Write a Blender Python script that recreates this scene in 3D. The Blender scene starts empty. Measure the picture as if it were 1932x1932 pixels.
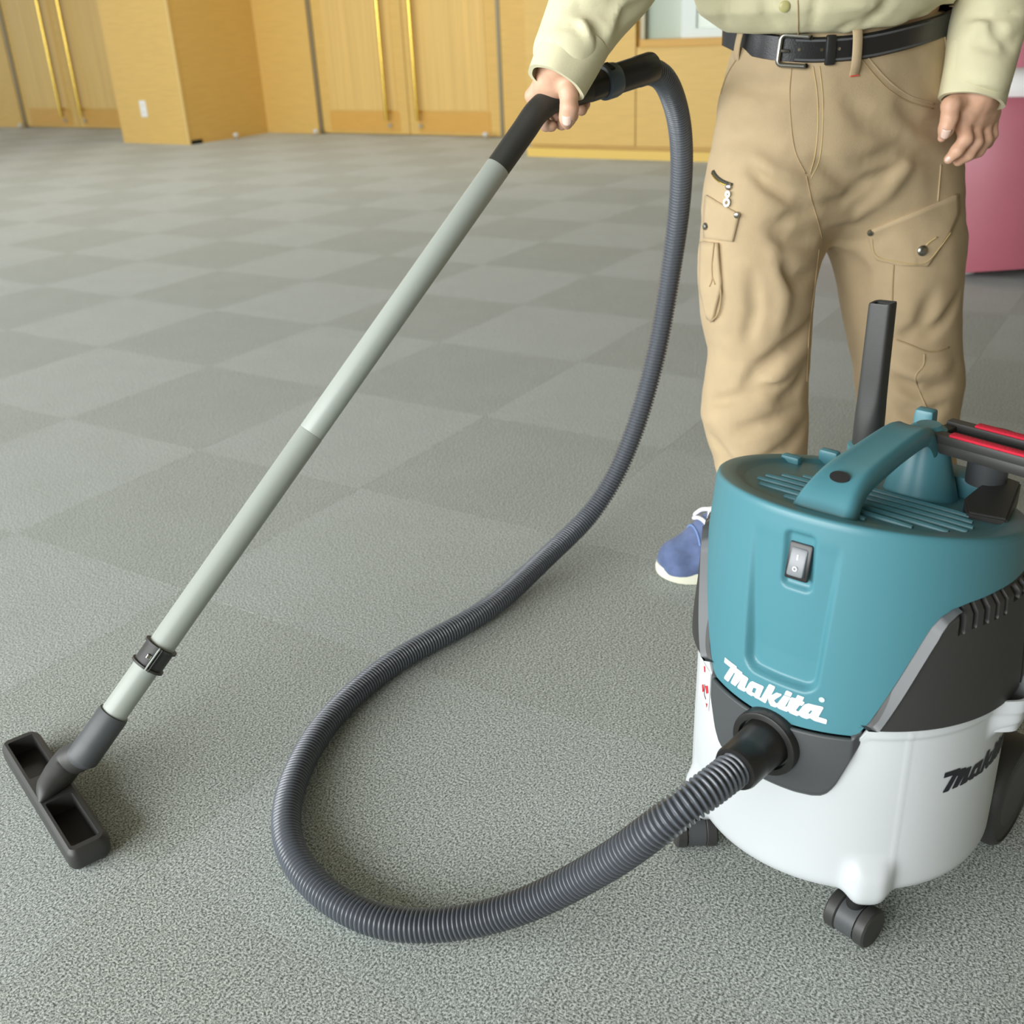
import bpy, bmesh, math
import numpy as np
from mathutils import Vector, Matrix

# ------------------------------------------------------------------ camera, world, lights, exposure
scn = bpy.context.scene
COL = scn.collection
FPX, PITCH, ROLL, CAMH = 1958.8, .4449, -.0463, .9152
YAW = -.578                                   # direction of the carpet grid and of the walls
CAM = np.array([0., 0., CAMH])
_fw = np.array([0, math.cos(PITCH), -math.sin(PITCH)]); _rt = np.array([1., 0, 0]); _up = np.array([0, math.sin(PITCH), math.cos(PITCH)])
CR = math.cos(ROLL)*_rt + math.sin(ROLL)*_up
CU = -math.sin(ROLL)*_rt + math.cos(ROLL)*_up
CW = _fw
cam_d = bpy.data.cameras.new('camera'); cam_o = bpy.data.objects.new('camera', cam_d); COL.objects.link(cam_o)
cam_d.sensor_width = 36; cam_d.lens = FPX/1932*36; cam_d.clip_start = .02; cam_d.clip_end = 100
cam_d.dof.use_dof = True; cam_d.dof.focus_distance = 1.22; cam_d.dof.aperture_fstop = 7.0
M = Matrix.Identity(4)
for i in range(3):
    M[i][0], M[i][1], M[i][2], M[i][3] = CR[i], CU[i], -CW[i], CAM[i]
cam_o.matrix_world = M
scn.camera = cam_o

EU = np.array([math.cos(YAW), math.sin(YAW)]); EV = np.array([-math.sin(YAW), math.cos(YAW)])
def room(a, b, z=0.):                         # wall coordinates: a along the back wall, b away from the camera
    p = a*EU + b*EV
    return np.array([p[0], p[1], z])

w = bpy.data.worlds.new('daylight'); scn.world = w; w.use_nodes = True
bg = w.node_tree.nodes['Background']; bg.inputs[0].default_value = (.93, .98, 1, 1); bg.inputs[1].default_value = .95

def area(name, loc, target, sx, sy, energy, color):
    l = bpy.data.lights.new(name, 'AREA'); l.shape = 'RECTANGLE'; l.size = sx; l.size_y = sy; l.energy = energy; l.color = color
    o = bpy.data.objects.new(name, l); COL.objects.link(o); o.location = loc
    o.rotation_euler = (Vector(target)-Vector(loc)).to_track_quat('-Z', 'Y').to_euler()
    return o
area('window_daylight', room(-3.4, -3.2, 1.55), room(-2.6, 3.0, .75), 7.5, 2.3, 400, (.97, .99, 1))
area('far_fill_light', room(-6.6, 4.4, 3.1), room(-6.6, 4.4, 0), 7, 3.5, 80, (1, .95, .86))  # added fill light, not a known lamp: brightens the far floor and walls
scn.view_settings.view_transform = 'Standard'; scn.view_settings.look = 'None'
scn.view_settings.exposure = 0.42; scn.view_settings.gamma = 1; scn.view_settings.use_curve_mapping = False

# ------------------------------------------------------------------ geometry helpers
def ray(x, y):
    return (x-966)/FPX*CR - (y-966)/FPX*CU + CW
def pY(x, y, Y):                              # point seen at a pixel of the photograph, at distance Y
    d = ray(x, y); return CAM + d*(Y/d[1])
def pZ(x, y, z):                              # the same at height z
    d = ray(x, y); return CAM + d*((z-CAMH)/d[2])
def proj(P):
    d = np.atleast_2d(P)-CAM; z = d@CW
    return np.stack([966+FPX*(d@CR)/z, 966-FPX*(d@CU)/z, z], -1)
def sst(a, b, x):
    t = np.clip((x-a)/(b-a), 0, 1); return t*t*(3-2*t)

def mesh(name, v, f, mat=None, smooth=True):
    me = bpy.data.meshes.new(name)
    me.from_pydata([tuple(map(float, p)) for p in v], [], [tuple(map(int, q)) for q in f])
    me.validate(); me.update()
    if smooth:
        me.polygons.foreach_set('use_smooth', [True]*len(me.polygons))
    if mat: me.materials.append(mat)
    return me
def fixn(me):
    bm = bmesh.new(); bm.from_mesh(me); bmesh.ops.recalc_face_normals(bm, faces=bm.faces[:]); bm.to_mesh(me); bm.free()
def obj(name, me, parent=None, label=None, cat=None, group=None, kind=None):
    o = bpy.data.objects.new(name, me); COL.objects.link(o)
    if parent is not None: o.parent = parent
    if label: o['label'] = label
    if cat: o['category'] = cat
    if group: o['group'] = group
    if kind: o['kind'] = kind
    return o
def thing(name, loc, rz, label, cat, group=None, kind=None):
    o = obj(name, None, None, label, cat, group, kind); o.location = loc; o.rotation_euler = (0, 0, rz); o.empty_display_size = .05
    return o
def grid(nu, nv, closed_u=False, closed_v=False, flip=False):
    f = []
    for i in range(nu if closed_u else nu-1):
        for j in range(nv if closed_v else nv-1):
            a, b, c, d = i*nv+j, ((i+1) % nu)*nv+j, ((i+1) % nu)*nv+(j+1) % nv, i*nv+(j+1) % nv
            f.append((a, d, c, b) if flip else (a, b, c, d))
    return f
def box(lo, hi, bev=0.):
    bm = bmesh.new(); bmesh.ops.create_cube(bm, size=1)
    lo = np.array(lo, float); hi = np.array(hi, float)
    for v in bm.verts: v.co = Vector((lo+hi)/2 + np.array(v.co)*(hi-lo))
    if bev: bmesh.ops.bevel(bm, geom=bm.edges[:], offset=bev, segments=2, affect='EDGES', profile=.5)
    return bm
def bm_mesh(name, bm, mat, smooth=False, T=None):
    if T is not None: bm.transform(T)
    me = bpy.data.meshes.new(name); bm.to_mesh(me); bm.free()
    if smooth: me.polygons.foreach_set('use_smooth', [True]*len(me.polygons))
    me.materials.append(mat); return me
def auto(o, ang=35):
    me = o.data; bm = bmesh.new(); bm.from_mesh(me)
    for e in bm.edges:
        e.smooth = not (len(e.link_faces) == 2 and e.calc_face_angle(0) > math.radians(ang))
    for f in bm.faces: f.smooth = True
    bm.to_mesh(me); bm.free(); return o
def catmull(P, n=12):
    P = np.array(P, float); Q = np.vstack([2*P[0]-P[1], P, 2*P[-1]-P[-2]]); out = []
    for i in range(1, len(Q)-2):
        t = np.linspace(0, 1, n, endpoint=False)[:, None]
        p0, p1, p2, p3 = Q[i-1], Q[i], Q[i+1], Q[i+2]
        out.append(.5*(2*p1+(p2-p0)*t+(2*p0-5*p1+4*p2-p3)*t**2+(3*p1-p0-3*p2+p3)*t**3))
    return np.vstack(out+[P[-1:]])
def resample(P, step):
    s = np.r_[0, np.cumsum(np.linalg.norm(np.diff(P, axis=0), axis=1))]
    n = max(int(round(s[-1]/step)), 1)
    t = np.linspace(0, s[-1], n+1)
    return np.stack([np.interp(t, s, P[:, k]) for k in range(P.shape[1])], 1), t
def frames(P, up=(0, 0, 1)):
    T = np.gradient(P, axis=0); T /= np.linalg.norm(T, axis=1)[:, None]
    N = np.zeros_like(P); u = np.array(up, float)
    n = u-T[0]*(u@T[0])
    if np.linalg.norm(n) < 1e-4: n = np.cross(T[0], [1, 0, .3])
    n /= np.linalg.norm(n)
    for i in range(len(P)):
        n = n-T[i]*(n@T[i]); n /= np.linalg.norm(n); N[i] = n
    return T, N, np.cross(T, N)
def sweep(P, r, n=20, cap=True, up=(0, 0, 1), sec=None):
    P = np.array(P, float); r = np.broadcast_to(np.array(r, float), (len(P),)) if np.ndim(r) < 2 else np.array(r)
    T, N, B = frames(P, up); a = np.linspace(0, 2*math.pi, n, endpoint=False); v = []
    for i in range(len(P)):
        rr = r[i] if np.ndim(r[i]) else (r[i], r[i])
        v.append(P[i]+np.outer(np.cos(a)*rr[0], N[i])+np.outer(np.sin(a)*rr[1], B[i]))
    v = np.vstack(v); f = grid(len(P), n, False, True, True)
    if cap:
        f = f+[tuple(range(n)), tuple(range((len(P)-1)*n+n-1, (len(P)-1)*n-1, -1))]
    return v, f
def lathe(prof, n=32, axis='z', o=(0, 0, 0), d=None):
    a = np.linspace(0, 2*math.pi, n, endpoint=False); v = []
    if d is None: d = np.array([0, 0, 1.])
    d = np.array(d, float)/np.linalg.norm(d); e1 = np.cross(d, [0, 0, 1.] if abs(d[2]) < .9 else [1., 0, 0]); e1 /= np.linalg.norm(e1); e2 = np.cross(d, e1)
    for r, h in prof:
        v.append(np.array(o)+d*h+np.outer(np.cos(a)*r, e1)+np.outer(np.sin(a)*r, e2))
    v = np.vstack(v); k = len(prof)
    f = grid(k, n, False, True)+[tuple(range(n-1, -1, -1)), tuple(range((k-1)*n, k*n))]
    return v, f
def M3(name, vf, mat, parent, ang=35, **k):
    o = obj(name, mesh(name, vf[0], vf[1], mat), parent, **k); fixn(o.data); return auto(o, ang)

# ------------------------------------------------------------------ materials
def lin(r, g, b):
    f = lambda c: (c/255/12.92) if c/255 <= .04045 else ((c/255+.055)/1.055)**2.4
    return (f(r), f(g), f(b), 1)
def mat(name, col, rough=.5, metal=0., spec=.5, var=0., vscale=20, bump=0., bscale=200, sheen=0., coat=0., detail=3., stretch=None, sub=0., trans=0.):
    m = bpy.data.materials.new(name); m.use_nodes = True; nt = m.node_tree; p = nt.nodes['Principled BSDF']
    c = lin(*col); p.inputs['Base Color'].default_value = c
    p.inputs['Roughness'].default_value = rough; p.inputs['Metallic'].default_value = metal
    p.inputs['Specular IOR Level'].default_value = spec
    if sheen:
        p.inputs['Sheen Weight'].default_value = sheen; p.inputs['Sheen Roughness'].default_value = .45
    if coat: p.inputs['Coat Weight'].default_value = coat
    if trans: p.inputs['Transmission Weight'].default_value = trans
    if sub:
        p.inputs['Subsurface Weight'].default_value = sub; p.inputs['Subsurface Radius'].default_value = (.01, .004, .002); p.inputs['Subsurface Scale'].default_value = .5
    tc = nt.nodes.new('ShaderNodeTexCoord'); src = tc.outputs['Object']
    if stretch:
        mp = nt.nodes.new('ShaderNodeMapping'); mp.inputs['Scale'].default_value = stretch; nt.links.new(src, mp.inputs['Vector']); src = mp.outputs['Vector']
    if var:
        n = nt.nodes.new('ShaderNodeTexNoise'); n.inputs['Scale'].default_value = vscale; n.inputs['Detail'].default_value = detail; nt.links.new(src, n.inputs['Vector'])
        r = nt.nodes.new('ShaderNodeValToRGB')
        r.color_ramp.elements[0].position = .3; r.color_ramp.elements[1].position = .7
        r.color_ramp.elements[0].color = tuple(x*(1-var) for x in c[:3])+(1,); r.color_ramp.elements[1].color = tuple(min(1, x*(1+var)) for x in c[:3])+(1,)
        nt.links.new(n.outputs['Fac'], r.inputs['Fac']); nt.links.new(r.outputs['Color'], p.inputs['Base Color'])
    if bump:
        n2 = nt.nodes.new('ShaderNodeTexNoise'); n2.inputs['Scale'].default_value = bscale; n2.inputs['Detail'].default_value = 2
        nt.links.new(src, n2.inputs['Vector'])
        b = nt.nodes.new('ShaderNodeBump'); b.inputs['Strength'].default_value = bump; b.inputs['Distance'].default_value = .001
        nt.links.new(n2.outputs['Fac'], b.inputs['Height']); nt.links.new(b.outputs['Normal'], p.inputs['Normal'])
    return m
def carpet(name, dark, light, sheen):
    m = bpy.data.materials.new(name); m.use_nodes = True; nt = m.node_tree; p = nt.nodes['Principled BSDF']
    p.inputs['Roughness'].default_value = .95; p.inputs['Specular IOR Level'].default_value = .15
    p.inputs['Sheen Weight'].default_value = sheen; p.inputs['Sheen Roughness'].default_value = .4
    tc = nt.nodes.new('ShaderNodeTexCoord'); info = nt.nodes.new('ShaderNodeObjectInfo')
    add = nt.nodes.new('ShaderNodeVectorMath'); add.operation = 'ADD'
    nt.links.new(tc.outputs['Object'], add.inputs[0]); nt.links.new(info.outputs['Location'], add.inputs[1])
    n = nt.nodes.new('ShaderNodeTexNoise'); n.inputs['Scale'].default_value = 400; n.inputs['Detail'].default_value = 4.0; n.inputs['Roughness'].default_value = .72; n.inputs['Distortion'].default_value = .1
    mp = nt.nodes.new('ShaderNodeMapping'); mp.inputs['Scale'].default_value = (1, .8, 1); nt.links.new(add.outputs[0], mp.inputs['Vector'])
    nt.links.new(mp.outputs['Vector'], n.inputs['Vector'])
    r = nt.nodes.new('ShaderNodeValToRGB'); e = r.color_ramp.elements
    e[0].position = .39; e[0].color = lin(*dark); e[1].position = .61; e[1].color = lin(*light)
    nt.links.new(n.outputs['Fac'], r.inputs['Fac'])
    n3 = nt.nodes.new('ShaderNodeTexNoise'); n3.inputs['Scale'].default_value = 7; nt.links.new(add.outputs[0], n3.inputs['Vector'])
    mx = nt.nodes.new('ShaderNodeMix'); mx.data_type = 'RGBA'; mx.blend_type = 'MULTIPLY'; mx.inputs['Factor'].default_value = .35
    nt.links.new(r.outputs['Color'], mx.inputs['A']); r3 = nt.nodes.new('ShaderNodeValToRGB')
    r3.color_ramp.elements[0].position = .35; r3.color_ramp.elements[0].color = (.88, .88, .86, 1); r3.color_ramp.elements[1].position = .65; r3.color_ramp.elements[1].color = (1, 1, 1, 1)
    nt.links.new(n3.outputs['Fac'], r3.inputs['Fac']); nt.links.new(r3.outputs['Color'], mx.inputs['B'])
    nt.links.new(mx.outputs['Result'], p.inputs['Base Color'])
    b = nt.nodes.new('ShaderNodeBump'); b.inputs['Strength'].default_value = .9; b.inputs['Distance'].default_value = .002
    nt.links.new(n.outputs['Fac'], b.inputs['Height']); nt.links.new(b.outputs['Normal'], p.inputs['Normal'])
    return m
CARP_D = carpet('carpet_dark', (84, 92, 87), (224, 232, 225), .26)
CARP_L = carpet('carpet_light', (85, 94, 89), (226, 235, 229), .38)
WOOD = mat('maple_veneer', (218, 182, 104), .5, var=.05, vscale=6, stretch=(1, 1, 12), bump=.03)
WOOD_D = mat('maple_veneer_kick', (212, 166, 82), .5, var=.05, vscale=6, stretch=(1, 1, 12))
WOOD_P = mat('maple_ribbed', (222, 188, 114), .5, var=.10, vscale=9, stretch=(9, 9, .1))
SEAM = mat('panel_joint', (150, 120, 70), .8)
STEELJ = mat('jamb_metal', (150, 142, 120), .35, metal=.6)
BRASS = mat('brass', (214, 186, 92), .22, metal=1.)
CHROME = mat('chrome', (225, 228, 228), .15, metal=1.)
WHITEP = mat('white_plastic', (238, 240, 238), .4)
CEIL = mat('ceiling_board', (120, 112, 98), .9)
GLASSG = mat('window_glass', (176, 190, 170), .12, coat=.3)
FRAMEW = mat('window_inner_white', (222, 232, 228), .4)
PINK = mat('pink_vinyl', (178, 98, 113), .45, var=.03, vscale=8)
WHITEV = mat('white_vinyl', (240, 240, 238), .5)
TEAL = mat('teal_plastic', (75, 131, 142), .38, bump=.04, bscale=900)
TEALW = TEAL
TANK = mat('white_tank', (205, 210, 212), .35, bump=.02, bscale=700)
BLK = mat('black_plastic', (54, 54, 52), .5, bump=.10, bscale=1100)
BLKP = mat('port_plastic', (72, 75, 77), .5, bump=.10, bscale=1100)
BLKS = mat('black_satin', (36, 36, 35), .35)
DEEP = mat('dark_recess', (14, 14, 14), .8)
GREYS = mat('rocker_grey', (122, 126, 130), .3)
PRINTW = mat('print_white', (250, 250, 250), .5)
PRINTK = mat('print_black', (26, 26, 34), .5)
PRINTR = mat('print_red', (206, 48, 62), .5)
PRINTO = mat('print_orange', (172, 116, 30), .5)
HOSE = mat('hose_grey', (88, 93, 100), .28, coat=.15)
PIPE = mat('pipe_grey', (166, 173, 165), .4)
GRIP = mat('grip_black', (46, 46, 42), .55, bump=.15, bscale=900)
RINGB = mat('slate_ring', (66, 80, 92), .4)
REDF = mat('red_lint', (196, 30, 54), .9, bump=.8, bscale=500)
SKIN = mat('skin', (214, 170, 142), .5, var=.08, vscale=60, bump=.12, bscale=260, sub=.15)
NAIL = mat('nail', (238, 206, 190), .3)
HAIR = mat('hair', (40, 36, 34), .6)
TWILL = mat('khaki_twill', (189, 167, 132), .85, var=.05, vscale=26, bump=.35, bscale=900, sheen=.1)
TWILL2 = mat('khaki_stitch', (176, 152, 114), .9)
STITCHY = mat('yellow_stitch', (204, 180, 126), .9)
REDST = mat('red_stitch', (204, 84, 70), .9)
SHIRT = mat('shirt_cotton', (218, 212, 176), .85, var=.03, vscale=20, bump=.25, bscale=1100, sheen=.1)
LEATH = mat('belt_leather', (34, 34, 36), .38, bump=.25, bscale=500)
SILVER = mat('silver', (166, 164, 158), .3, metal=1.)
SUEDE = mat('blue_suede', (96, 112, 150), .9, var=.30, vscale=30, bump=.3, bscale=500, sheen=.15)
SOLE = mat('cream_sole', (236, 236, 214), .6)
LACE = mat('white_lace', (240, 242, 246), .8)

# ------------------------------------------------------------------ room
def rbox(name, a0, a1, b0, b1, z0, z1, m, parent=None, bev=0., **k):
    bm = box((a0, b0, z0), (a1, b1, z1), bev)
    return obj(name, bm_mesh(name, bm, m, False, Matrix.Rotation(YAW, 4, 'Z')), parent, **k)

floor = rbox('floor', -16, 9, -4, 8.2, -.06, -.0075, CARP_D, kind='structure')
TS = .5
def tile_mesh(name, m):
    h = TS/2-.0001
    bm = box((-h, -h, -.007), (h, h, 0), 0)
    for v in bm.verts:
        if v.co.z > -.001: v.co.z = 0
    top = [e for e in bm.edges if all(v.co.z > -.001 for v in e.verts)]
    bmesh.ops.bevel(bm, geom=top, offset=.0002, segments=1, affect='EDGES')
    return bm_mesh(name, bm, m)
tm = {0: tile_mesh('carpet_tile_dark', CARP_D), 1: tile_mesh('carpet_tile_light', CARP_L)}
E1 = EU; E2 = -EV; O0 = np.array([-.895, 3.0393])
cands = []
for i in range(-26, 18):
    for j in range(-12, 12):
        c = O0+(i+.5)*TS*E1+(j+.5)*TS*E2
        b = c@EV; a = c@EU
        if b > 7.9 or b < -1.5 or a < -14 or a > 6: continue
        q = np.array([[*(O0+(i+s)*TS*E1+(j+t)*TS*E2), 0] for s, t in ((0, 0), (1, 0), (1, 1), (0, 1))])
        P = proj(q)
        if (P[:, 2] < .15).all(): continue
        ins = (P[:, 2] > .15).all() and P[:, 0].max() > -40 and P[:, 0].min() < 1972 and P[:, 1].max() > -40 and P[:, 1].min() < 1972
        near = np.hypot(*c) < 2.2
        if not (ins or near): 
            cands.append((0, i, j, c)); continue
        A = .5*abs(sum(P[k, 0]*P[(k+1) % 4, 1]-P[(k+1) % 4, 0]*P[k, 1] for k in range(4)))
        cands.append((min(A, 1e6)+1, i, j, c))
cands.sort(key=lambda t: -t[0])
rest_v, rest_f, rest_m = [], [], []
for n, (A, i, j, c) in enumerate(cands):
    par = 0 if (i+j) % 2 == 0 else 1
    if n < 300 and A > 0:
        o = obj('carpet_tile', tm[par], floor); o.location = (c[0], c[1], 0); o.rotation_euler = (0, 0, YAW+(math.pi/2 if par == 0 else 0))
    else:
        k = len(rest_v); h = TS/2-.0003
        rest_v += [(*(c+s*h*E1+t*h*E2), 0) for s, t in ((-1, 1), (1, 1), (1, -1), (-1, -1))]; rest_f.append((k, k+3, k+2, k+1)); rest_m.append(par)
if rest_v:
    me = mesh('carpet_tiles_far', rest_v, rest_f, CARP_D, False); me.materials.append(CARP_L); me.polygons.foreach_set('material_index', rest_m); fixn(me)
    obj('carpet_tiles_beyond', me, floor, kind='stuff')

BW = 7.75
wall_back = rbox('wall_back', -15, 6, BW+.06, BW+.25, 0, 3.2, WOOD, kind='structure')
def wpanel(parent, a0, a1, z0, z1, b, m=WOOD, name='panel'):
    return rbox(name, a0+.004, a1-.004, b, b+.06, z0, z1, m, parent, bev=.003)
for a0, a1 in ((-15, -13.2), (-13.2, -11.5), (-9.55, -8.4), (-7.75, -7.0), (-4.96, -4.0)):
    wpanel(wall_back, a0, a1, 0, 3.2, BW)
wpanel(wall_back, -11.5, -9.55, 2.1, 3.2, BW); wpanel(wall_back, -7.0, -4.96, 2.1, 3.2, BW)

def double_door(name, a0, a1, ag, lab):
    t = thing(name, tuple(room((a0+a1)/2, BW, 0)), 0, lab, 'door', kind='structure')
    t.rotation_euler = (0, 0, YAW); am = (a0+a1)/2
    def part(n, x0, x1, y0, y1, z0, z1, m, par=t, bev=.002):
        return obj(n, bm_mesh(n, box((x0-am, y0, z0), (x1-am, y1, z1), bev), m), par)
    part('door_jamb', a0-.03, a0, -.005, .06, 0, 2.12, STEELJ); part('door_jamb', a1, a1+.03, -.005, .06, 0, 2.12, STEELJ); part('door_jamb', a0-.03, a1+.03, -.005, .06, 2.1, 2.13, STEELJ)
    for x0, x1, hs in ((a0+.004, ag-.004, 1), (ag+.004, a1-.004, -1)):
        lf = part('door_leaf', x0, x1, .012, .055, .012, 2.095, WOOD)
        part('ribbed_panel', x0+.12, x1-.12, .006, .02, .21, 2.0, WOOD_P, lf)
        part('kick_plate', x0+.10, x1-.10, .007, .02, .03, .20, WOOD_D, lf)
        hx = (ag-.2) if hs > 0 else (ag+.14)
        v, f = sweep([(hx-am, -.055, .13), (hx-am, -.055, 1.9)], .017, 16)
        hd = M3('pull_handle', (v, f), BRASS, lf)
        for zz in (.2, 1.8):
            M3('handle_standoff', sweep([(hx-am, -.055, zz), (hx-am, .015, zz)], .010, 10), BRASS, lf)
        v, f = lathe([(.0, -.02), (.018, -.02), (.022, -.005), (.022, .02)], 16, o=(hx+.0-am, 0, .085), d=(0, 1, 0))
        M3('door_bolt', (v, f), CHROME, lf)
    return t
double_door('door_1', -6.96, -4.99, -5.95, 'double maple door with long brass pull handles behind the wand grip')
double_door('door_2', -11.44, -9.55, -10.5, 'double maple door left of the square column at the far left')

col = rbox('column', -8.55, -7.66, 6.76, BW+.06, 0, 3.2, WOOD, kind='structure')
rbox('edge_trim', -7.672, -7.652, 6.748, 6.77, 0, 3.2, mat('edge_band', (226, 198, 128), .4), col)
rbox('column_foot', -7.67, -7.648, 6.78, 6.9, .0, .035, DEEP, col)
ol = thing('wall_outlet', tuple(room(-8.19, 6.76, .30)), YAW, 'small white outlet plate low on the front of the maple column', 'outlet')
obj('cover_plate', bm_mesh('cover_plate', box((-.042, -.008, -.07), (.042, 0, .07), .004), WHITEP), ol)
for zz in (-.028, .028):
    obj('socket', bm_mesh('socket', box((-.016, -.0095, zz-.015), (.016, -.006, zz+.015), .002), mat('socket_cream', (226, 226, 216), .5)), ol)

def door_stop(a, b, lab):
    t = thing('door_stop', tuple(room(a, b, 0)), YAW, lab, 'door stop', 'chrome floor door stops')
    M3('base', lathe([(.028, 0), (.028, .006), (.022, .010), (.012, .012), (.012, .03)], 20), CHROME, t)
    M3('bumper', lathe([(.012, .028), (.024, .03), (.026, .045), (.020, .055), (.004, .058)], 20), mat('rubber_grey', (214, 216, 216), .4), t)
door_stop(-11.36, 7.62, 'chrome door stop at the jamb of the leftmost door')
door_stop(-7.55, 7.22, 'chrome door stop beside the dark side of the column')
door_stop(-6.93, 7.62, 'chrome door stop at the left jamb of the middle door')
door_stop(-5.06, 7.62, 'chrome door stop just left of the black wand grip')
door_stop(-4.13, 6.80, 'small door stop at the end of the protruding wall')

BR = 6.72
wall_right = rbox('wall_right', -4.10, 6, BR+.05, BW+.06, 0, .70, WOOD, kind='structure')
rbox('wall_pier', -4.10, -3.22, BR+.05, BW+.06, .70, 3.2, WOOD, wall_right)
rbox('wall_header', -3.22, 6, BR+.05, BW+.06, 2.3, 3.2, WOOD, wall_right)
ex = [-4.10, -3.25, -2.05, -.85, .35, 1.55, 2.75, 3.95, 6]
for a0, a1 in zip(ex[:-1], ex[1:]):
    rbox('panel', a0+.003, a1-.003, BR, BR+.05, .085, .70 if a0 > -4 else 3.2, WOOD, wall_right, bev=.003)
base_r = rbox('baseboard_right', -4.105, 6, BR-.006, BR+.04, 0, .06, mat('baseboard_maple', (232, 198, 104), .4), kind='structure')
win = thing('window_1', tuple(room(-1., BR, .74)), YAW, 'long interior window with pale glass above the maple wall panels', 'window', kind='structure')
def wb(n, x0, x1, y0, y1, z0, z1, m, par=win): return obj(n, bm_mesh(n, box((x0+1, y0, z0-.74), (x1+1, y1, z1-.74), .002), m), par)
wb('window_sill', -3.22, 6, -.012, .12, .70, .745, WOOD_D)
wb('window_frame', -3.22, -3.19, .0, .08, .745, 2.3, STEELJ); wb('window_frame', -3.22, 6, .0, .08, 2.26, 2.3, STEELJ)
for k, a0 in enumerate((-3.19, -1.99, -.79, .41, 1.61, 2.81, 4.01)):
    wb('pane', a0, a0+1.19, .05, .056, .745, 2.26, GLASSG)
    wb('mullion', a0+1.19, a0+1.20, .04, .07, .745, 2.26, STEELJ)
for a0 in (-2.95, -2.62, -1.4, -.2, .8, 2.):
    wb('blind_stile', a0, a0+.10, .035, .048, .745, 2.26, FRAMEW)
wb('inner_rail', -2.90, 6, .03, .048, .745, .80, FRAMEW)

ceiling = rbox('ceiling', -16, 9, -3.4, 8.2, 3.2, 3.3, CEIL, kind='structure')
rbox('wall_side', 6, 6.2, -3.6, 8.2, 0, 3.2, mat('side_wall', (196, 178, 140), .8), kind='structure')

rbox('wall_front_unseen', .8, 6, -3.6, -3.4, 0, 3.2, mat('front_wall', (196, 178, 140), .8), kind='structure')  # unseen partial wall, added to keep light off right-facing surfaces

# ------------------------------------------------------------------ pink lounge seat on the right
def lounge():
    c = np.array([1.98, 3.98]); t = thing('lounge_seat', (c[0], c[1], 0), 0, 'curved pink lounge seat with white cushion behind the khaki trousers', 'seat')
    n = 72; a = np.linspace(0, 2*math.pi, n, endpoint=False)
    def ring(rx, ry, z): return np.stack([rx*np.cos(a), ry*np.sin(a), z+0*a], 1)
    def arch(rx, ry):
        z = .012+.055*np.clip(np.sin((a-math.radians(215))*1.6), 0, 1)*((a > math.radians(215)) & (a < math.radians(328)))
        return np.stack([rx*np.cos(a), ry*np.sin(a), z], 1)
    prof = [arch(.30, .30), arch(.53, .44), arch(.545, .455), ring(.552, .462, .1), ring(.545, .455, .35), ring(.53, .44, .575), ring(.515, .425, .605), ring(.45, .37, .612), ring(.02, .02, .612)]
    v = np.vstack(prof); f = grid(len(prof), n, False, True)
    M3('seat_shell', (v, f), PINK, t, 50)
    prof = [ring(.02, .02, .58), ring(.47, .385, .58), ring(.49, .405, .60), ring(.49, .405, .66), ring(.47, .385, .685), ring(.3, .25, .69), ring(.02, .02, .69)]
    M3('seat_cushion', (np.vstack(prof), grid(len(prof), n, False, True)), WHITEV, t, 60)
    prof = [ring(.02, .02, .68), ring(.33, .27, .68), ring(.3, .24, .80), ring(.25, .2, .95), ring(.22, .17, 1.0), ring(.02, .02, 1.01)]
    M3('centre_back', (np.vstack(prof), grid(len(prof), n, False, True)), PINK, t, 50)
    for x, y in ((.25, -.26), (-.28, -.2), (.3, .2), (-.28, .22)):
        M3('foot', lathe([(.035, 0), (.035, .055), (.03, .06)], 20, o=(x, y, 0)), FRAMEW, t)
lounge()

# ------------------------------------------------------------------ vacuum cleaner
VC = (.369, .971); VRZ = math.atan2(-.705, .709)
vac = thing('vacuum_cleaner', (VC[0], VC[1], 0), VRZ, 'teal, black and white wet and dry vacuum cleaner on casters', 'vacuum cleaner')
def V(l, fr, z): return np.array([l, -fr, z])
def cylp(th, R, z):                            # th in radians from the front towards +l
    return np.stack([R*np.sin(th), -R*np.cos(th), z], -1)
Fw = np.array([-.705, -.709]); Lw = np.array([.709, -.705])
def VW(l, fr, z): return np.array([VC[0]+l*Lw[0]+fr*Fw[0], VC[1]+l*Lw[1]+fr*Fw[1], z])
D = math.radians
RIM = lambda th: .458+.034*np.cos(th)
def teal_lo(th):
    d = np.degrees(np.abs(th))
    return np.interp(d, [0, 28, 30, 33, 38, 43, 46.5, 49, 52, 56, 62, 75, 90, 180], [.2655, .270, .2745, .289, .322, .355, .377, .391, .401, .4075, .411, .4135, .4135, .405])
def R0(th, z):
    s = np.clip((z-.27)/(RIM(th)-.27), 0, 1); return .1665-.0125*s**1.7
def tz_sd(x, z, hw, z0, z1, rr):               # rounded rectangle, signed
    qx = np.abs(x)-hw+rr; qz = np.abs(z-(z0+z1)/2)-(z1-z0)/2+rr
    return np.hypot(np.maximum(qx, 0), np.maximum(qz, 0))+np.minimum(np.maximum(qx, qz), 0)-rr
SWT, SWZ = D(3.5), .4415
def R_teal(th, z):
    R = R0(th, z); x = th*.16
    hw = .040+.010*np.clip((z-.3)/.17, 0, 1)
    d = tz_sd(x-.003, z, hw, .307, .56, .016)
    R = R-(.0005+.0095*np.clip((.468-z)/.13, 0, 1))*sst(0, .007, -d)*sst(.475, .455, z)
    d2 = tz_sd(x-SWT*.16, z, .0175, .4115, .4735, .008)
    R = R-.0058*sst(-.0005, .006, -d2)
    return R
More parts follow.
